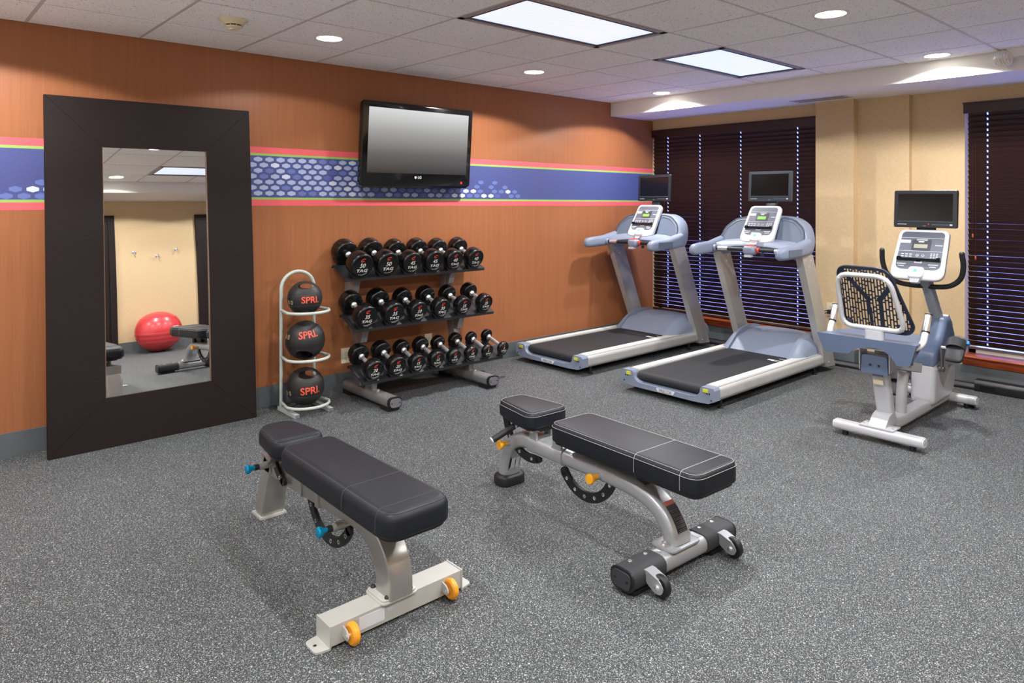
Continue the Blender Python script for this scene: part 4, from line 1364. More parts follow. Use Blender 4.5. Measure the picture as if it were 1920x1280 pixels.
# ================================================================== recumbent bike
M['bike_silver'] = mat('pearl_silver_paint', srgb(190, 192, 197), .36, metal=.15, var=.02)
M['bike_navy'] = mat('slate_blue_plastic', srgb(84, 98, 124), .40, var=.03)
M['bike_mesh'] = mat('navy_backrest_plastic', srgb(28, 34, 52), .45, var=.03)
M['bike_grey'] = mat('steel_grey_part', srgb(120, 122, 126), .35, metal=.6)
M['pedal_grey'] = mat('dark_pedal_plastic', srgb(58, 60, 64), .5, bump=.08)
M['blue_clip'] = mat('bright_blue_clip', srgb(40, 140, 214), .4)
def recumbent_bike():
    r = thing('recumbent_bike', 'silver and slate blue recumbent exercise bike with a perforated backrest and small screen', 'exercise bike', (-1.5, -3.205, 0))
    L = lambda X, y, z: (X + 1.5, y, z)
    # stabilisers
    def stab(X, ya, yb, z, tag_):
        b = MB(); b.sweep([L(X, ya, z), L(X, yb, z)], rrect(.078, .058, .024, 5), (1, 0, 0)); s = b.obj('stabiliser', 'bike_silver', r)
        for yy in (ya, yb):
            d = -1 if yy < 0 else 1
            b = MB(); b.sweep([L(X, yy, z), L(X, yy + d * .006, z)], rrect(.070, .050, .022, 5), (1, 0, 0)); c = b.obj('end_plug', 'console_white', s)
            b = MB(); b.sweep([L(X, yy + d * .006, z), L(X, yy + d * .008, z)], rrect(.026, .018, .008, 4), (1, 0, 0)); b.obj('plug_mark', 'label_print', c)
            b = MB(); b.cyl(L(X, yy - d * .06, 0), L(X, yy - d * .06, .03), .018, n=14); b.obj('rubber_foot', 'black_plastic', s)
        return s
    stab(-2.035, -.300, .215, .058, 0)
    fs = stab(-.80, -.235, .215, .058, 1)
    for yy in (-.205, .19):
        b = MB(); b.cyl(L(-.775, yy - .015, .034), L(-.775, yy + .015, .034), .033, n=20); b.obj('transport_wheel', 'black_plastic', fs)
    b = MB(); b.box(L(-2.005, -.04, .091), (.12, .20, .008), bevel=.003); sp = b.obj('mount_plate', 'bike_silver', r)
    for dy in (-.125, .045):
        MB().lathe([(.010, 0), (.010, .006), (0, .007)], L(-2.03, dy, .094), n=10).obj('bolt', 'chrome', sp)
    # main spine: flat tube from the front, bending up into the rear post
    path = smooth_pts([L(-.85, -.035, .075), L(-1.3, -.035, .072), L(-1.70, -.035, .070), L(-1.83, -.035, .085), L(-1.885, -.035, .14), L(-1.925, -.035, .26), L(-1.985, -.035, .46)], 7)
    b = MB(); b.sweep(path, rrect(.098, .070, .026, 5), (0, 1, 0)); b.obj('main_frame', 'bike_silver', r)
    b = MB(); b.prism(round_poly([(-2.05 + 1.5, .085), (-1.89 + 1.5, .085), (-1.885 + 1.5, .17), (-1.97 + 1.5, .15)], .008, 2), 'y', -.085, .015, bevel=.006); b.obj('post_gusset', 'bike_silver', r)
    b = MB(); b.sweep(smooth_pts([L(-1.64, -.035, .09), L(-1.635, -.035, .20), L(-1.60, -.035, .36)], 5), rrect(.062, .066, .030, 6), (0, 1, 0)); b.obj('support_tube', 'bike_silver', r)
    b = MB(); b.box(L(-1.985, -.035, .385), (.004, .062, .04), rot=('Y', math.radians(-16))); b.bm.free()
    b = MB(); b.box(L(-2.013, -.035, .365), (.003, .060, .034), rot=('Y', math.radians(-17)), bevel=.001); b.obj('rating_label', 'ivory', r)
    b = MB(); b.box(L(-2.024, -.035, .415), (.003, .064, .03), rot=('Y', math.radians(-17)), bevel=.001); b.obj('notice_label', 'end_grey', r)
    # seat rail rising towards the rear
    rot = ('Y', math.radians(12))
    b = MB(); b.box(L(-1.72, -.035, .415), (.66, .085, .036), rot=rot, bevel=.005); rl = b.obj('seat_rail', 'bike_grey', r)
    b = MB()
    for s in (-1, 1): b.box(L(-1.72, -.035 + s * .046, .43), (.62, .010, .058), rot=rot, bevel=.003)
    b.obj('rail_side', 'bike_silver', rl)
    b = MB(); b.box(L(-1.76, -.035, .475), (.30, .130, .060), rot=rot, bevel=.008); cr = b.obj('seat_carriage', 'bike_grey', r)
    for x in (-1.86, -1.70):
        b = MB(); b.cyl(L(x, -.108, .475 - (x + 1.76) * .2), L(x, .04, .475 - (x + 1.76) * .2), .014, n=12); b.obj('carriage_bolt', 'chrome', cr)
    b = MB(); b.prism(round_poly([(-.115, .425), (.045, .425), (.038, .535), (-.108, .535)], .01, 3), 'x', -2.075 + 1.5, -2.00 + 1.5, bevel=.012); eb = b.obj('rail_end_cover', 'bike_navy', r)
    for dy in (-.062, -.012):
        MB().cyl(L(-2.076, dy, .478), L(-2.072, dy, .478), .008, n=12).obj('screw_hole', 'black_plastic', eb)
    b = MB()
    for yy in (-.122, .052): b.box(L(-2.02, yy, .505), (.11, .006, .13), bevel=.002)
    b.box(L(-2.02, -.035, .575), (.11, .18, .006), bevel=.002)
    b.obj('seat_bracket', 'chrome', r)
    # seat: shallow shell with turned-down skirt
    W = .285
    def seat_outline(g=0):
        p = round_poly([(-2.10 + 1.5, -W), (-1.80 + 1.5, -W * .86), (-1.66 + 1.5, -.13), (-1.66 + 1.5, .12), (-1.80 + 1.5, W * .92), (-2.10 + 1.5, W + .02)], [.05, .10, .08, .08, .10, .05], 6)
        return inset(p, g)
    b = MB()
    b.loft([[(x, y, z + .03 * max(0, -.52 - x) * 2) for x, y in seat_outline(g)] for g, z in ((.035, .608), (.012, .618), (0, .626), (.004, .634), (.03, .636), (.07, .628))])
    st = b.obj('seat_cushion', 'bike_navy', r, smooth=50)
    # rear skirt with an arched cut-out
    pts = [(-.285, .640), (-.252, .520), (-.240, .508), (-.19, .504)]
    arch = smooth_pts([(-.175, .508, 0), (-.15, .545, 0), (-.10, .582, 0), (-.03, .590, 0), (.03, .580, 0), (.075, .558, 0), (.10, .536, 0), (.135, .530, 0)], 4)
    pts += [(p.x, p.y) for p in arch] + [(.245, .524), (.258, .535), (.305, .640)]
    b = MB(); b.prism(pts, 'x', -2.112 + 1.5, -2.096 + 1.5, bevel=.004); b.obj('seat_skirt', 'bike_navy', st)
    for s, yy in ((-1, -.236), (1, .244)):
        k = [(-2.10 + 1.5, .634), (-1.85 + 1.5, .630), (-1.85 + 1.5, .612), (-2.00 + 1.5, .545), (-2.09 + 1.5, .52)]
        b = MB(); b.prism(k, 'y', yy - .006, yy + .006, bevel=.004); b.obj('seat_skirt', 'bike_navy', st)
    # backrest carrier
    b = MB(); b.loft([[L(-2.06 + dx, -.035, z)[0:1] + ((-.035 + p), z) if False else (L(-2.065, 0, 0)[0] + q * .9, -.035 + p, z) for p, q in rrect(.112, .062, .030, 6)] for dx, z in ((0, .60), (0, .665), (0, .690))]); bc = b.obj('backrest_post', 'bike_silver', r)
    MB().lathe([(.004, 0), (.004, .002), (0, .003)], (L(-2.065, 0, 0)[0], -.035, .690), n=8).obj('post_screw', 'black_plastic', bc)
    # backrest plane leans back; local a along y, c up
    lean = math.radians(14)
    bx = lambda c: L(-2.035, 0, 0)[0] - math.sin(lean) * c
    bz = lambda c: .668 + math.cos(lean) * c
    fr = round_poly([(.158, .035), (.162, .375), (-.145, .375), (-.212, .035)], [.07, .075, .085, .07], 7)
    b = MB(); b.tube([(bx(c) - .022, a, bz(c)) for a, c in fr], .0155, 12, closed=True); bf = b.obj('backrest_frame', 'bike_silver', r)
    for a, c in ((.138, .050), (-.190, .050), (.145, .350), (-.125, .350)):
        MB().cyl((bx(c) - .040, a, bz(c)), (bx(c) - .034, a, bz(c)), .007, n=10).obj('frame_screw', 'chrome', bf)
    # perforated shell: grid of bars around slots
    sh = round_poly([(.150, .02), (.172, .16), (.178, .425), (-.135, .425), (-.18, .28), (-.248, .06), (-.215, .015)], [.05, .1, .07, .09, .1, .06, .03], 6)
    def inside(pt, poly):
        x, y = pt; c = False
        for i in range(len(poly)):
            x1, y1 = poly[i]; x2, y2 = poly[i - 1]
            if (y1 > y) != (y2 > y) and x < (x2 - x1) * (y - y1) / (y2 - y1) + x1: c = not c
        return c
    core = inset(list(reversed(sh)) if sum((sh[i][0] - sh[i - 1][0]) * (sh[i][1] + sh[i - 1][1]) for i in range(len(sh))) > 0 else sh, .016)
    bow = lambda a: .035 * (a / .2) ** 2
    P3 = lambda a, c, d: (bx(c) + d + bow(a + .03) * .6, a, bz(c))
    NA, NC = 62, 60
    a0, a1, c0, c1 = -.28, .19, -.02, .43
    cols, rws = 78, 100
    da, dc = (a1 - a0) / cols, (c1 - c0) / rws
    slots = set()
    rr = random.Random(11)
    for j in range(0, cols, 3):
        k = rr.randint(-6, 0)
        while k < rws:
            ln = rr.choice((4, 7, 11, 11))
            for q in range(k, min(k + ln, rws)):
                if q >= 0:
                    for w in (0, 1):
                        if j + w < cols: slots.add((j + w, q))
            k += ln + 2
    def solid(j, q):
        a = a0 + (j + .5) * da; c = c0 + (q + .5) * dc
        if not inside((a, c), core): return True
        # Y-shaped spine stays closed
        ac = -.028 - .02 * (1 - c / .42)
        if c < .235 and (.022 < abs(a - ac) < .042): return True
        if c >= .215 and abs(abs(a - ac) - (.028 + (c - .215) * .80)) < .018: return True
        if c < .05 and a > .10: return True
        return (j, q) not in slots
    b = MB(); vt = {}
    def V_(i, k, d):
        key = (i, k, d)
        if key not in vt: vt[key] = b._v(P3(a0 + i * da + (k * dc - .2) * -.0, c0 + k * dc, d))
        return vt[key]
    body = [(j, q) for j in range(cols) for q in range(rws) if inside((a0 + (j + .5) * da, c0 + (q + .5) * dc), sh) and solid(j, q)]
    bs = set(body)
    for j, q in body:
        b.bm.faces.new((V_(j, q, 0), V_(j + 1, q, 0), V_(j + 1, q + 1, 0), V_(j, q + 1, 0)))
        b.bm.faces.new((V_(j, q, .006), V_(j, q + 1, .006), V_(j + 1, q + 1, .006), V_(j + 1, q, .006)))
        for dj, dq, e in ((-1, 0, ((j, q), (j, q + 1))), (1, 0, ((j + 1, q + 1), (j + 1, q))), (0, -1, ((j + 1, q), (j, q))), (0, 1, ((j, q + 1), (j + 1, q + 1)))):
            if (j + dj, q + dq) not in bs:
                (i1, k1), (i2, k2) = e
                b.bm.faces.new((V_(i1, k1, 0), V_(i2, k2, 0), V_(i2, k2, .006), V_(i1, k1, .006)))
    b.obj('backrest_shell', 'bike_mesh', r, smooth=30)
    b = MB(); b.tube([P3(a, c, .002) for a, c in sh], .007, 8, closed=True); b.obj('shell_rim', 'bike_mesh', r)
    for a, c in ((.125, .06), (-.185, .06)):
        MB().lathe([(.020, 0), (.020, -.02), (.012, -.022)], P3(a, c, 0), (1, 0, 0), 14).obj('shell_boss', 'bike_mesh', r)
    # side grips beside the seat
    for s, y0 in ((-1, -.272), (1, .288)):
        pth = smooth_pts([L(-2.02, y0 * .66, .598), L(-2.0, y0 * .90, .606), L(-1.965, y0 * .99, .632), L(-1.935, y0, .675), L(-1.915, y0, .705)], 6)
        b = MB(); b.tube(pth, .0185, 14); ha = b.obj('side_handle', 'console_white', r)
        p0 = Vector(L(-1.922, y0, .690)); p1 = Vector(L(-1.868, y0, .800)); d = (p1 - p0).normalized()
        b = MB(); b.lathe([(.020, 0), (.021, .004), (.021, (p1 - p0).length - .004), (.019, (p1 - p0).length), (0, (p1 - p0).length)], p0, d, 18); b.obj('pulse_grip', 'chrome', ha)
        b = MB(); b.lathe([(.0218, 0), (.0218, .010)], p0, d, 18); b.lathe([(.0216, .112), (.0216, .120)], p0, d, 18); b.obj('grip_band', 'black_plastic', ha)
    # drive housing
    def ring(pts, y, g):
        return [(x, y, z) for x, z in inset(pts, g)]
    hull = lambda pts, rad: [[(x, y, z) for x, z in round_poly(inset(pts, g), rad, 5)] for y, g in ((-.108, .030), (-.1055, .018), (-.098, .008), (-.084, .001), (-.075, 0), (.015, 0), (.024, .001), (.038, .008), (.0455, .018), (.048, .030))]
    lowp = [(-1.255 + 1.5, .075), (-.86 + 1.5, .085), (-.795 + 1.5, .20), (-.775 + 1.5, .40), (-1.235 + 1.5, .345)]
    b = MB(); b.loft(hull(lowp, [.03, .06, .05, .004, .004])); b.obj('lower_housing', 'bike_silver', r, smooth=50)
    upp = [(-1.235 + 1.5, .342), (-.776 + 1.5, .398), (-.80 + 1.5, .52), (-.855 + 1.5, .60), (-.895 + 1.5, .655), (-.985 + 1.5, .655), (-1.06 + 1.5, .55), (-1.15 + 1.5, .47), (-1.225 + 1.5, .44)]
    b = MB(); b.loft(hull(upp, [.004, .004, .05, .05, .02, .02, .08, .06, .05])); b.obj('upper_housing', 'bike_navy', r, smooth=50)
    trim = round_poly([(-.776 + 1.5, .398), (-.735 + 1.5, .41), (-.80 + 1.5, .60), (-.875 + 1.5, .665), (-.895 + 1.5, .655), (-.84 + 1.5, .58), (-.80 + 1.5, .50)], .01, 3)
    b = MB(); b.prism(trim, 'y', -.085, .025, bevel=.006); b.obj('housing_trim', 'bike_silver', r)
    add_text('maker_print', 'PRECOR', .036, basis((1, 0, .14), (-.14, 0, 1), (0, -1, 0), L(-.90, -.1095, .315)), 'grey_print', r, bold=.0005, shear=.1)
    # cranks and pedals
    ax = Vector(L(-1.155, 0, .325))
    for s, ang in ((-1, math.radians(97)), (1, math.radians(277))):
        yy = -.128 if s < 0 else .07
        tip = ax + Vector((math.cos(ang) * .155, 0, math.sin(ang) * .155))
        b = MB(); b.sweep([(ax.x, yy, ax.z), (tip.x, yy, tip.z)], rrect(.014, .034, .006, 3), (0, 1, 0), scale=[1.15, .75]); ck = b.obj('crank', 'bike_grey', r)
        b = MB(); b.cyl((ax.x, yy + .04, ax.z), (ax.x, yy - .012, ax.z), .020, n=18); b.obj('crank_hub', 'bike_grey', ck)
        b = MB(); b.cyl((tip.x, yy, tip.z), (tip.x, yy + s * .05, tip.z), .010, n=12); b.obj('pedal_axle', 'console_white', ck)
        cy = yy + s * .088
        T = Matrix.Translation((tip.x, cy, tip.z)) @ Matrix.Rotation(math.radians(-48), 4, 'Y')
        b = MB(T); b.loft([[(x, y, z) for x, y in inset(round_poly([(-.10, -.052), (.085, -.056), (.105, 0), (.085, .056), (-.10, .052)], .028, 4), g)] for g, z in ((.008, -.022), (0, -.014), (0, .010), (.010, .018))]); pd = b.obj('pedal', 'pedal_grey', r, smooth=50)
        b = MB(T); st_ = []
        for k in range(9):
            a = PI * k / 8
            st_.append([(x, .058 * math.cos(a), .012 + .050 * math.sin(a)) for x in (-.005, .060)])
        b.loft([[ (p[0][0], p[0][1], p[0][2]), (p[1][0], p[1][1], p[1][2]), (p[1][0], p[1][1] * .94, p[1][2] - .006), (p[0][0], p[0][1] * .94, p[0][2] - .006)] for p in st_]); b.obj('pedal_strap', 'pedal_grey', pd)
        b = MB(T); b.box((.055, s * .062, .0), (.022, .018, .03), bevel=.003); b.obj('strap_clip', 'blue_clip', pd)
    # console mast, handlebar, console and screen
    mp = smooth_pts([L(-.93, -.03, .63), L(-1.02, -.025, .76), L(-1.10, -.02, .885), L(-1.145, -.01, .96), L(-1.16, 0, 1.02)], 6)
    b = MB(); b.sweep(mp, rrect(.066, .088, .028, 5), (0, 1, 0)); b.obj('console_mast', 'bike_grey2', r)
    hp = smooth_pts([L(-1.185, -.255, 1.125), L(-1.165, -.258, 1.04), L(-1.145, -.235, .955), L(-1.135, -.17, .900), L(-1.13, -.08, .885), L(-1.13, 0, .885), L(-1.13, .08, .885), L(-1.135, .17, .900), L(-1.145, .235, .955), L(-1.165, .258, 1.04), L(-1.185, .255, 1.125)], 6)
    b = MB(); b.tube(hp, .0175, 14); hb = b.obj('handlebar', 'grip', r)
    for s in (-1, 1):
        MB().sphere(L(-1.185, s * .255, 1.126), .0178, 14, 8).obj('bar_end', 'grip', hb)
    panel_console(r, L(-1.290, 0, .945), .345, .385, math.radians(29), bike=True)
    b = MB(); b.box(L(-1.13, 0, 1.08), (.08, .20, .22), rot=('Y', math.radians(29)), bevel=.02); b.obj('console_back', 'console_white', r)
    b = MB(); b.sweep([L(-1.09, 0, 1.20), L(-1.065, 0, 1.30), L(-1.06, 0, 1.36)], rrect(.12, .03, .008, 3), (0, 1, 0)); b.obj('screen_post', 'tv_shell_dark', r)
    personal_tv(r, L(-1.10, 0, 1.428), .408, .265, math.radians(4), 'tv_shell_dark', lit=True)
    return r
M['bike_grey2'] = mat('mast_grey_paint', srgb(150, 156, 164), .4, metal=.2, var=.02)
recumbent_bike()

# ================================================================== weight benches
M['vinyl'] = mat('black_vinyl', srgb(25, 28, 35), .46, var=.08, bump=.05, bscale=260, spec=.3)
M['vinyl_side'] = mat('black_vinyl_side', srgb(30, 31, 34), .40, var=.05, bump=.06, bscale=300)
M['thread_dark'] = mat('dark_thread', srgb(70, 70, 76), .6)
M['thread_white'] = mat('white_thread', srgb(178, 178, 176), .6)
M['bench_silver'] = mat('bench_silver_satin', srgb(168, 166, 162), .32, metal=.6, var=.04)
M['bench_pale'] = mat('bench_pale_paint', srgb(186, 186, 181), .42, metal=.15, var=.03)
M['bench_paint'] = mat('bench_grey_paint', srgb(172, 175, 180), .34, metal=.45, var=.03)
M['blue_knob'] = mat('blue_anodised', srgb(0, 132, 176), .25, metal=.3)
M['yellow_knob'] = mat('amber_knob', srgb(246, 172, 30), .4)
M['orange_wheel'] = mat('orange_wheel', srgb(238, 156, 40), .4)
M['label_black'] = mat('warning_label_black', srgb(34, 32, 32), .5)
M['label_orange'] = mat('warning_label_orange', srgb(190, 84, 50), .5)
M['grit_black'] = mat('grit_black', srgb(48, 49, 52), .7, bump=.4, bscale=350)

def cushion(r, name, poly, z0, z1, rad, seams, thread, rim=True, base=True):
    b = MB(); b.pad(poly, z0, z1, rad, 6, rb=.010); c = b.obj(name, 'vinyl', r, smooth=50)
    if base:
        b = MB(); b.prism(inset(poly, .014), 'z', z0 - .012, z0 + .004); b.obj('backing_board', 'black_plastic', c)
    if rim:
        for d, dz in ((rad * .42, rad * .16),) + (((rad * .02, rad * .75),) if rim == 2 else ()):
            b = MB(); b.tube([(x, y, z1 - dz + .0004) for x, y in inset(poly, d - .001)], .0008, 5, closed=True); b.obj('stitching', thread, c)
    for ya in seams:
        xs = [p[0] for p in poly]; x0, x1 = min(xs), max(xs)
        path = [(x0 - .0004, ya, z0 + .012), (x0 - .0004, ya, z1 - rad)] + [(x0 + rad - rad * math.cos(PI / 2 * k / 6), ya, z1 - rad + rad * math.sin(PI / 2 * k / 6) + .0004) for k in range(1, 7)]
        path += [(x1 - rad + rad * math.sin(PI / 2 * k / 6), ya, z1 - rad + rad * math.cos(PI / 2 * k / 6) + .0004) for k in range(0, 7)] + [(x1 + .0004, ya, z0 + .012)]
        b = MB(); b.tube(path, .0009, 5); b.obj('stitching', thread, c)
    return c

def arc_rack(r, parts, x, cy, cz, R0, R1, a0, a1, w, n_holes, m='black_plastic'):
    """curved adjustment plate in the y-z plane with pin holes"""
    b = MB(); n = 22; rings = []
    def ring(t):
        a = a0 + (a1 - a0) * t
        c, s = math.cos(a), math.sin(a)
        return [(x - w / 2, cy + R0 * c, cz + R0 * s), (x + w / 2, cy + R0 * c, cz + R0 * s), (x + w / 2, cy + R1 * c, cz + R1 * s), (x - w / 2, cy + R1 * c, cz + R1 * s)]
    b.loft([ring(k / n) for k in range(n + 1)])
    for a in (a0, a1):
        c, s = math.cos(a), math.sin(a); rm = (R0 + R1) / 2
        b.cyl((x - w / 2, cy + rm * c, cz + rm * s), (x + w / 2, cy + rm * c, cz + rm * s), (R1 - R0) / 2, n=16)
    o = b.obj('adjuster_arc', m, r)
    for k in range(n_holes):
        a = a0 + (a1 - a0) * (k + .5) / n_holes; rm = (R0 + R1) / 2
        p = (cy + rm * math.cos(a), cz + rm * math.sin(a))
        b = MB()
        for s in (-1, 1): b.lathe([(.0085, 0), (.0085, .0012), (.0055, .0012), (.0055, 0)], (x + s * w / 2, p[0], p[1]), (s, 0, 0), 14)
        b.obj('pin_hole_rim', 'chrome', o)
    return o

def bench_blue():
    """local: +y towards the head end, origin at floor centre"""
    r = thing('weight_bench', 'black padded adjustable bench with blue knobs and orange wheels', 'weight bench', (-5.243, -2.40, 0), group='padded weight benches')
    # pads
    hp = round_poly([(-.085, .640), (-.128, .335), (.128, .335), (.085, .640)], [.07, .075, .075, .07], 8)
    cushion(r, 'head_pad', hp, .372, .452, .036, (), 'thread_dark')
    mp = round_poly([(-.128, .300), (-.140, -.600), (.140, -.600), (.128, .300)], [.062, .080, .080, .062], 8)
    cushion(r, 'seat_back_pad', mp, .365, .452, .034, (-.285, -.520), 'thread_dark')
    # frame: spine sweeping down to the front beam
    path = smooth_pts([(0, .60, .262), (0, .30, .270), (0, 0, .285), (0, -.20, .292), (0, -.315, .270), (0, -.385, .215), (0, -.415, .15), (0, -.418, .085)], 6)
    n = len(path)
    b = MB(); b.sweep(path, rrect(.098, .074, .008, 3), (1, 0, 0), scale=[(1, 1 + .35 * max(0, min(1, (k - n * .45) / (n * .3)))) for k in range(n)]); b.obj('spine', 'bench_silver', r)
    b = MB(); b.sweep(smooth_pts([(0, .585, .29), (0, .640, .16), (0, .690, .012)], 5), rrect(.108, .085, .008, 3), (1, 0, 0)); rl = b.obj('rear_leg', 'bench_silver', r)
    b = MB(); b.box((0, .690, .005), (.125, .11, .010), bevel=.003); b.obj('foot_plate', 'bench_pale', rl)
    b = MB(); b.box((0, .60, .275), (.108, .10, .07), bevel=.008); b.obj('leg_joint', 'bench_silver', r)
    # brackets that carry the pads
    for y, x, h in ((.33, .036, .10), (.33, -.036, .10), (.17, .036, .09), (.17, -.036, .09)):
        b = MB(); b.box((x, y, .285 + h / 2), (.014, .055, h), bevel=.002); br = b.obj('pad_bracket', 'bench_silver', r)
        MB().cyl((x * 1.25, y, .352), (x * 1.55, y, .352), .014, n=14).obj('pivot', 'chrome', br)
    for y in (.36, .20):
        b = MB(); b.box((0, y, .362), (.16, .05, .014), bevel=.003); b.obj('pad_rail', 'black_plastic', r)
    b = MB(); b.box((0, -.12, .350), (.07, .60, .028), bevel=.004); b.obj('pad_beam', 'black_plastic', r)
    b = MB(); b.box((0, .48, .362), (.07, .26, .020), bevel=.004); b.obj('pad_beam', 'black_plastic', r)
    # collars where the spine is clamped
    for y in (.24, .085):
        b = MB(); b.box((0, y, .288), (.112, .030, .098), bevel=.004); b.obj('collar', 'bench_silver', r)
    # adjusters: head arc, seat arc, two blue pull pins
    arc_rack(r, None, -.062, .325, .372, .155, .190, math.radians(148 - 118), math.radians(148 - 215 + 20), .012, 4) if False else None
    arc_rack(r, None, -.064, .335, .420, .150, .185, math.radians(-8), math.radians(-75), .014, 3)
    arc_rack(r, None, -.030, .015, .312, .165, .205, math.radians(-20), math.radians(-150), .014, 6)
    for y, z, x1 in ((.555, .285, -.05), (-.135, .245, -.045)):
        b = MB(); b.cyl((x1 + .02, y, z), (x1 - .055, y, z), .016, n=18); pp = b.obj('pull_pin', 'bench_silver', r)
        b = MB(); b.cyl((x1 - .055, y, z), (x1 - .075, y, z), .013, n=16); b.obj('pin_sleeve', 'black_plastic', pp)
        b = MB(); b.lathe([(.009, 0), (.010, .012), (.020, .026), (.021, .034), (.016, .040), (0, .042)], (x1 - .074, y, z), (-1, 0, 0), 20); b.obj('pin_knob', 'blue_knob', pp)
    MB().box((-.0665 + .017, -.055, .298), (.002, .05, .014)).obj('blue_sticker', 'blue_knob', r)
    # front beam
    by = -.402
    b = MB(); b.box((.007, by, .0435), (.545, .094, .066), bevel=.004); fb = b.obj('front_beam', 'bench_pale', r)
    for s in (-1, 1):
        b = MB(); b.box((.007 + s * .274, by, .043), (.006, .098, .072), bevel=.003); b.obj('beam_end_plate', 'bench_pale', fb)
        tab = round_poly([(.007 + s * .272, by - .049), (.007 + s * .325, by - .040), (.007 + s * .325, by + .040), (.007 + s * .272, by + .049)], [.002, .016, .016, .002], 4)
        if s < 0: tab = list(reversed(tab))
        b = MB(); b.prism(tab, 'z', .001, .008); tb = b.obj('floor_tab', 'bench_pale', fb)
        MB().lathe([(.006, .0), (.006, .0006), (0, .0006)], (.007 + s * .306, by, .008), n=12).obj('tab_hole', 'black_plastic', tb)
        wx = .007 + s * .205
        for q in (-1,):
            b = MB(); b.prism(round_poly([(by - .040, .066), (by - .075, .058), (by - .088, .036), (by - .076, .024), (by - .047, .030)], .008, 3), 'x', wx - .024, wx - .019); fk = b.obj('wheel_fork', 'bench_pale', fb)
        b = MB(); b.lathe([(.014, -.012), (.030, -.013), (.036, -.008), (.0375, 0), (.036, .008), (.030, .013), (.014, .012)], (wx, by - .074, .041), (1, 0, 0), 28); wh = b.obj('wheel', 'orange_wheel', fb)
        b = MB(); b.lathe([(.0155, -.011), (.0155, .011)], (wx, by - .074, .041), (1, 0, 0), 18); b.obj('wheel_hub', 'black_plastic', wh)
        b = MB(); b.cyl((wx - .026, by - .074, .041), (wx + .015, by - .074, .041), .006, n=10); b.obj('axle', 'chrome', wh)
    b = MB(); b.pad(rrect(.150, .128, .018, 4), .076, .084, .003, 2); 
    b.bm.transform(Matrix.Translation((0, by - .012, 0))) if False else None
    for v in b.bm.verts: v.co.y += by + .002
    bp = b.obj('base_plate', 'bench_pale', r)
    b = MB(); b.pad(rrect(.142, .120, .016, 4), .084, .092, .003, 2)
    for v in b.bm.verts: v.co.y += by + .002
    b.obj('base_plate', 'bench_pale', r)
    for x in (-.048, .048):
        for y in (-.046, .05):
            MB().lathe([(.010, 0), (.010, .004), (.007, .008), (0, .008)], (x, by + y, .092), n=14).obj('bolt', 'black_plastic', bp)
    b = MB(); b.box((-.11, by - .0475, .044), (.10, .001, .044)); b.obj('worn_sticker', 'console_white', fb, smooth=0)
    MB().box((-.035, by - .0475, .050), (.024, .001, .007)).obj('small_label', 'label_print', fb, smooth=0)
    return r
bench_blue()

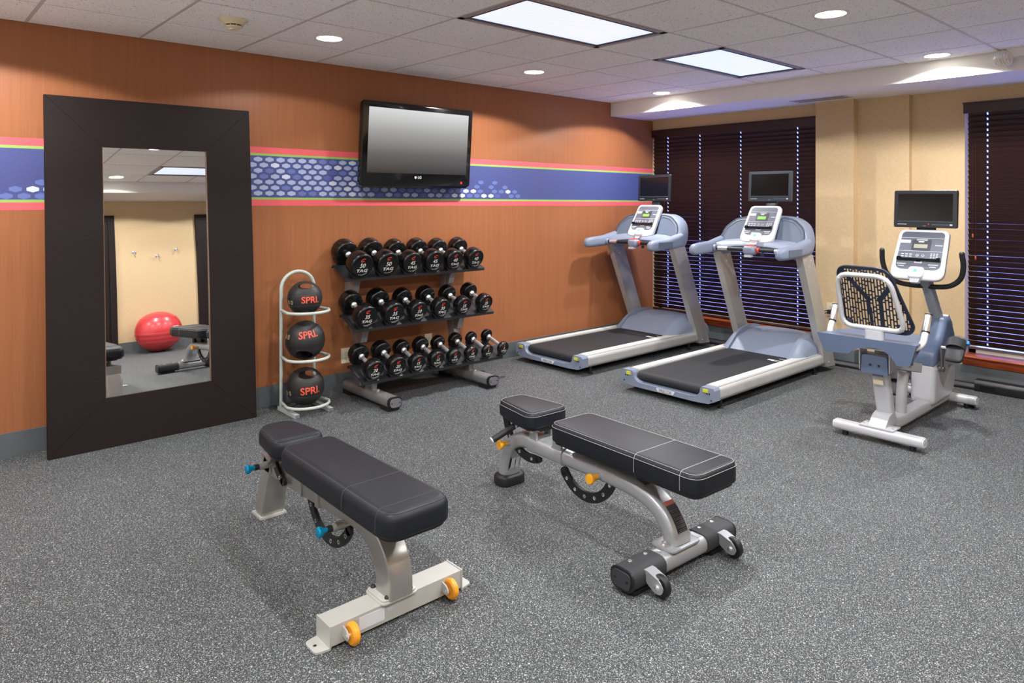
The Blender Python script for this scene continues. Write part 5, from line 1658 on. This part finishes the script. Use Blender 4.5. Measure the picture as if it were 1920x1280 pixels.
def bench_yellow():
    a = math.atan2(-.045, 1.12)
    r = thing('weight_bench', 'adjustable bench with white-stitched black pads and yellow knobs', 'weight bench', (-4.170, -2.82, 0), rotz=math.radians(-2.6), group='padded weight benches')
    hp = round_poly([(-.088, .625), (-.135, .300), (.135, .300), (.088, .625)], [.06, .065, .065, .06], 8)
    cushion(r, 'head_pad', hp, .378, .458, .028, (), 'thread_white', rim=2)
    mp = round_poly([(-.135, .165), (-.145, -.675), (.145, -.675), (.135, .165)], [.05, .06, .06, .05], 8)
    cushion(r, 'seat_back_pad', mp, .372, .458, .024, (-.365, -.595), 'thread_white', rim=2)
    oval = rrect(.115, .076, .036, 6)
    path = smooth_pts([(0, .625, .055), (0, .612, .13), (0, .575, .21), (0, .50, .262), (0, .38, .275), (0, .10, .270), (0, -.15, .268), (0, -.30, .255), (0, -.40, .215), (0, -.455, .155), (0, -.475, .095)], 6)
    b = MB(); b.sweep(path, oval, (1, 0, 0)); b.obj('spine', 'bench_paint', r)
    b = MB(); b.loft([[(x, y + .625, z) for x, y in inset(rrect(.165, .115, .055, 7), g)] for g, z in ((.004, 0), (0, .004), (0, .040), (.006, .050), (.022, .056))]); b.obj('rear_foot', 'black_plastic', r, smooth=40)
    # bracket block under the pads (fork shaped side plates)
    for s in (-1, 1):
        pl = round_poly([(.395, .235), (.395, .375), (.352, .375), (.345, .315), (.335, .300), (.235, .300), (.225, .312), (.218, .372), (.165, .372), (.165, .235)], [.01, .02, .02, .02, .02, .02, .02, .02, .02, .01], 4)
        b = MB(); b.prism(list(reversed(pl)), 'x', s * .050 - .007, s * .050 + .007, bevel=.002); br = b.obj('side_bracket', 'bench_paint', r)
        for y in (.374, .192):
            MB().lathe([(.016, 0), (.016, .004), (.009, .006), (0, .006)], (s * .057, y, .352), (s, 0, 0), 16).obj('pivot_bolt', 'chrome', br)
    b = MB(); b.sweep([(0, .405, .272), (0, .160, .270)], rrect(.128, .090, .040, 6), (1, 0, 0)); b.obj('bracket_sleeve', 'bench_paint', r)
    b = MB(); b.box((0, .45, .362), (.09, .26, .02), bevel=.004); b.box((0, -.25, .358), (.10, .76, .022), bevel=.004); b.obj('pad_beam', 'black_plastic', r)
    b = MB(); b.box((0, -.30, .315), (.05, .05, .07), bevel=.006); b.obj('rest_stop', 'black_plastic', r)
    b = MB(); b.prism(round_poly([(-.10, .30), (-.20, .305), (-.24, .330), (-.10, .345)], .01, 3), 'x', -.02, .02, bevel=.003); b.obj('pad_link', 'black_plastic', r)
    # black plates and arcs
    arc_rack(r, None, -.034, .42, .385, .170, .210, math.radians(5), math.radians(-112), .014, 4)
    arc_rack(r, None, -.034, .02, .305, .150, .195, math.radians(-36), math.radians(-165), .016, 6)
    MB().lathe([(.008, 0), (.008, .012), (0, .013)], (-.042, .19, .28), (-1, 0, 0), 10).bm.free()
    # hand grip below the head pad
    b = MB(); b.cyl((-.02, .505, .352), (-.165, .555, .275), .016, n=18); hg = b.obj('adjust_handle', 'grip', r)
    MB().cyl((-.165, .555, .275), (-.170, .5567, .2723), .0165, n=18).obj('handle_end', 'console_white', hg)
    MB().cyl((-.045, .5136, .3387), (-.055, .517, .3334), .0172, n=18).obj('handle_collar', 'chrome', hg)
    for y, z in ((.560, .238), (-.085, .262)):
        b = MB(); b.lathe([(.020, 0), (.016, .010), (.013, .020)], (-.050, y, z), (-1, 0, 0), 16); pp = b.obj('pull_pin', 'bench_paint', r)
        b = MB(); b.lathe([(.0125, .018), (.0125, .045), (.016, .052), (.0225, .056), (.0235, .066), (.020, .072), (0, .073)], (-.050, y, z), (-1, 0, 0), 22); b.obj('pin_knob', 'yellow_knob', pp)
    # base: oval cross tube with black sleeves
    by = -.470
    T = [(-.20, by, .052), (.20, by, .052)]
    b = MB(); b.sweep([(-.30, by, .056), (.30, by, .056)], rrect(.072, .105, .034, 6), (0, 0, 1)); 
    ct = b.obj('cross_tube', 'bench_paint', r)
    for s in (-1, 1):
        b = MB(); b.sweep([(s * .135, by, .056), (s * .325, by, .056)], rrect(.080, .114, .037, 6), (0, 0, 1)); sl = b.obj('grip_sleeve', 'grit_black', ct)
        b = MB(); b.sweep([(s * .325, by, .056), (s * .333, by, .056)], rrect(.082, .116, .038, 6), (0, 0, 1)); ec = b.obj('end_cap', 'black_plastic', sl)
        b = MB(); b.sweep([(s * .332, by, .056), (s * .338, by, .056)], rrect(.062, .094, .028, 6), (0, 0, 1)); b.obj('cap_plate', 'end_grey2', ec)
        for q in (-1, 1):
            MB().cyl((s * .336, by + q * .030, .056), (s * .3395, by + q * .030, .056), .005, n=8).obj('cap_screw', 'black_plastic', ec)
        b = MB(); b.box((s * .24, by - .005, .009), (.14, .08, .018), bevel=.004); b.obj('rubber_foot', 'black_plastic', sl)
        for x in (.175, .265):
            MB().lathe([(.009, 0), (.008, .002), (0, .003)], (s * x, by + .018, .0965), n=12).obj('rivet', 'chrome', sl)
        # caster bracket and wheel towards the room
        wx = s * .235
        fk = round_poly([(by - .040, .088), (by - .060, .086), (by - .120, .070), (by - .138, .044), (by - .128, .022), (by - .100, .018), (by - .060, .040)], .010, 3)
        for q in (-1, 1):
            b = MB(); b.prism(fk, 'x', wx + q * .021 - .003, wx + q * .021 + .003); b.obj('caster_plate', 'bench_paint', ct)
        b = MB(); b.prism([(by - .035, .080), (by - .062, .082), (by - .112, .068), (by - .112, .073), (by - .062, .088), (by - .035, .087)], 'x', wx - .024, wx + .024); b.obj('caster_top', 'bench_paint', ct)
        b = MB(); b.lathe([(.010, -.013), (.036, -.014), (.041, -.009), (.042, 0), (.041, .009), (.036, .014), (.010, .013)], (wx, by - .110, .043), (1, 0, 0), 28); wh = b.obj('wheel', 'black_plastic', ct)
        b = MB(); b.lathe([(.012, 0), (.012, .003), (.006, .007), (0, .007)], (wx - .024, by - .110, .043), (-1, 0, 0), 14); b.obj('axle_bolt', 'chrome', wh)
    b = MB(); b.pad(rrect(.185, .118, .026, 5), .092, .102, .003, 2)
    for v in b.bm.verts: v.co.y += by + .004
    bp = b.obj('base_plate', 'bench_paint', r)
    for x in (-.076, .076):
        MB().lathe([(.013, 0), (.013, .006), (.010, .010), (.010, .016), (0, .017)], (x, by + .004, .102), n=8).obj('bolt', 'chrome', bp)
    # printed warning label on the curved leg, and a plate on the rear leg
    b = MB(); rings_o = []
    idx = [i for i, p in enumerate(path) if p.y < -.36]
    for i in idx[2:-4]:
        t = (path[min(i + 1, len(path) - 1)] - path[i - 1]).normalized(); nn = t.cross(Vector((1, 0, 0))).normalized()
        if nn.y > 0: nn = -nn
        rings_o.append(path[i] + nn * .0388)
    up = [b._v((-.030, p.y, p.z)) for p in rings_o]; dn = [b._v((.030, p.y, p.z)) for p in rings_o]
    for k in range(len(up) - 1): b.bm.faces.new((up[k], dn[k], dn[k + 1], up[k + 1]))
    lb = b.obj('warning_label', 'label_black', r)
    b = MB(); k = 0
    up2 = [b._v((x, rings_o[j].y - .0006, rings_o[j].z + .0004)) for j in (0, 1) for x in (-.030, .030)]
    b.bm.faces.new((up2[0], up2[1], up2[3], up2[2])); b.obj('label_header', 'label_orange', lb)
    for k in range(2, len(rings_o) - 1):
        for f in (.3, .7):
            p = rings_o[k].lerp(rings_o[min(k + 1, len(rings_o) - 1)], f)
            MB().box((0, p.y - .0006, p.z + .0004), (.048, .0012, .0012)).obj('label_line', 'grey_print', lb)
    t = Vector((0, -.035, .155)).normalized()
    b = MB(); b.box((.058, .592, .150), (.002, .050, .10), rot=('X', .22)); b.bm.free()
    Rr = Matrix.Rotation(.28, 4, 'X')
    rp = MB(Matrix.Translation((-.004, .572, .135)) @ Rr); rp.box((0, 0, 0), (.070, .003, .11)); q_ = rp.obj('rating_plate', 'label_black', r)
    for x in (-.015, .015):
        w_ = MB(Matrix.Translation((-.004 + x, .570, .120)) @ Rr); w_.box((0, 0, 0), (.022, .003, .055)); w_.obj('plate_print', 'label_print', q_)
    return r
M['end_grey2'] = mat('dark_end_cap', srgb(52, 54, 58), .5)
bench_yellow()
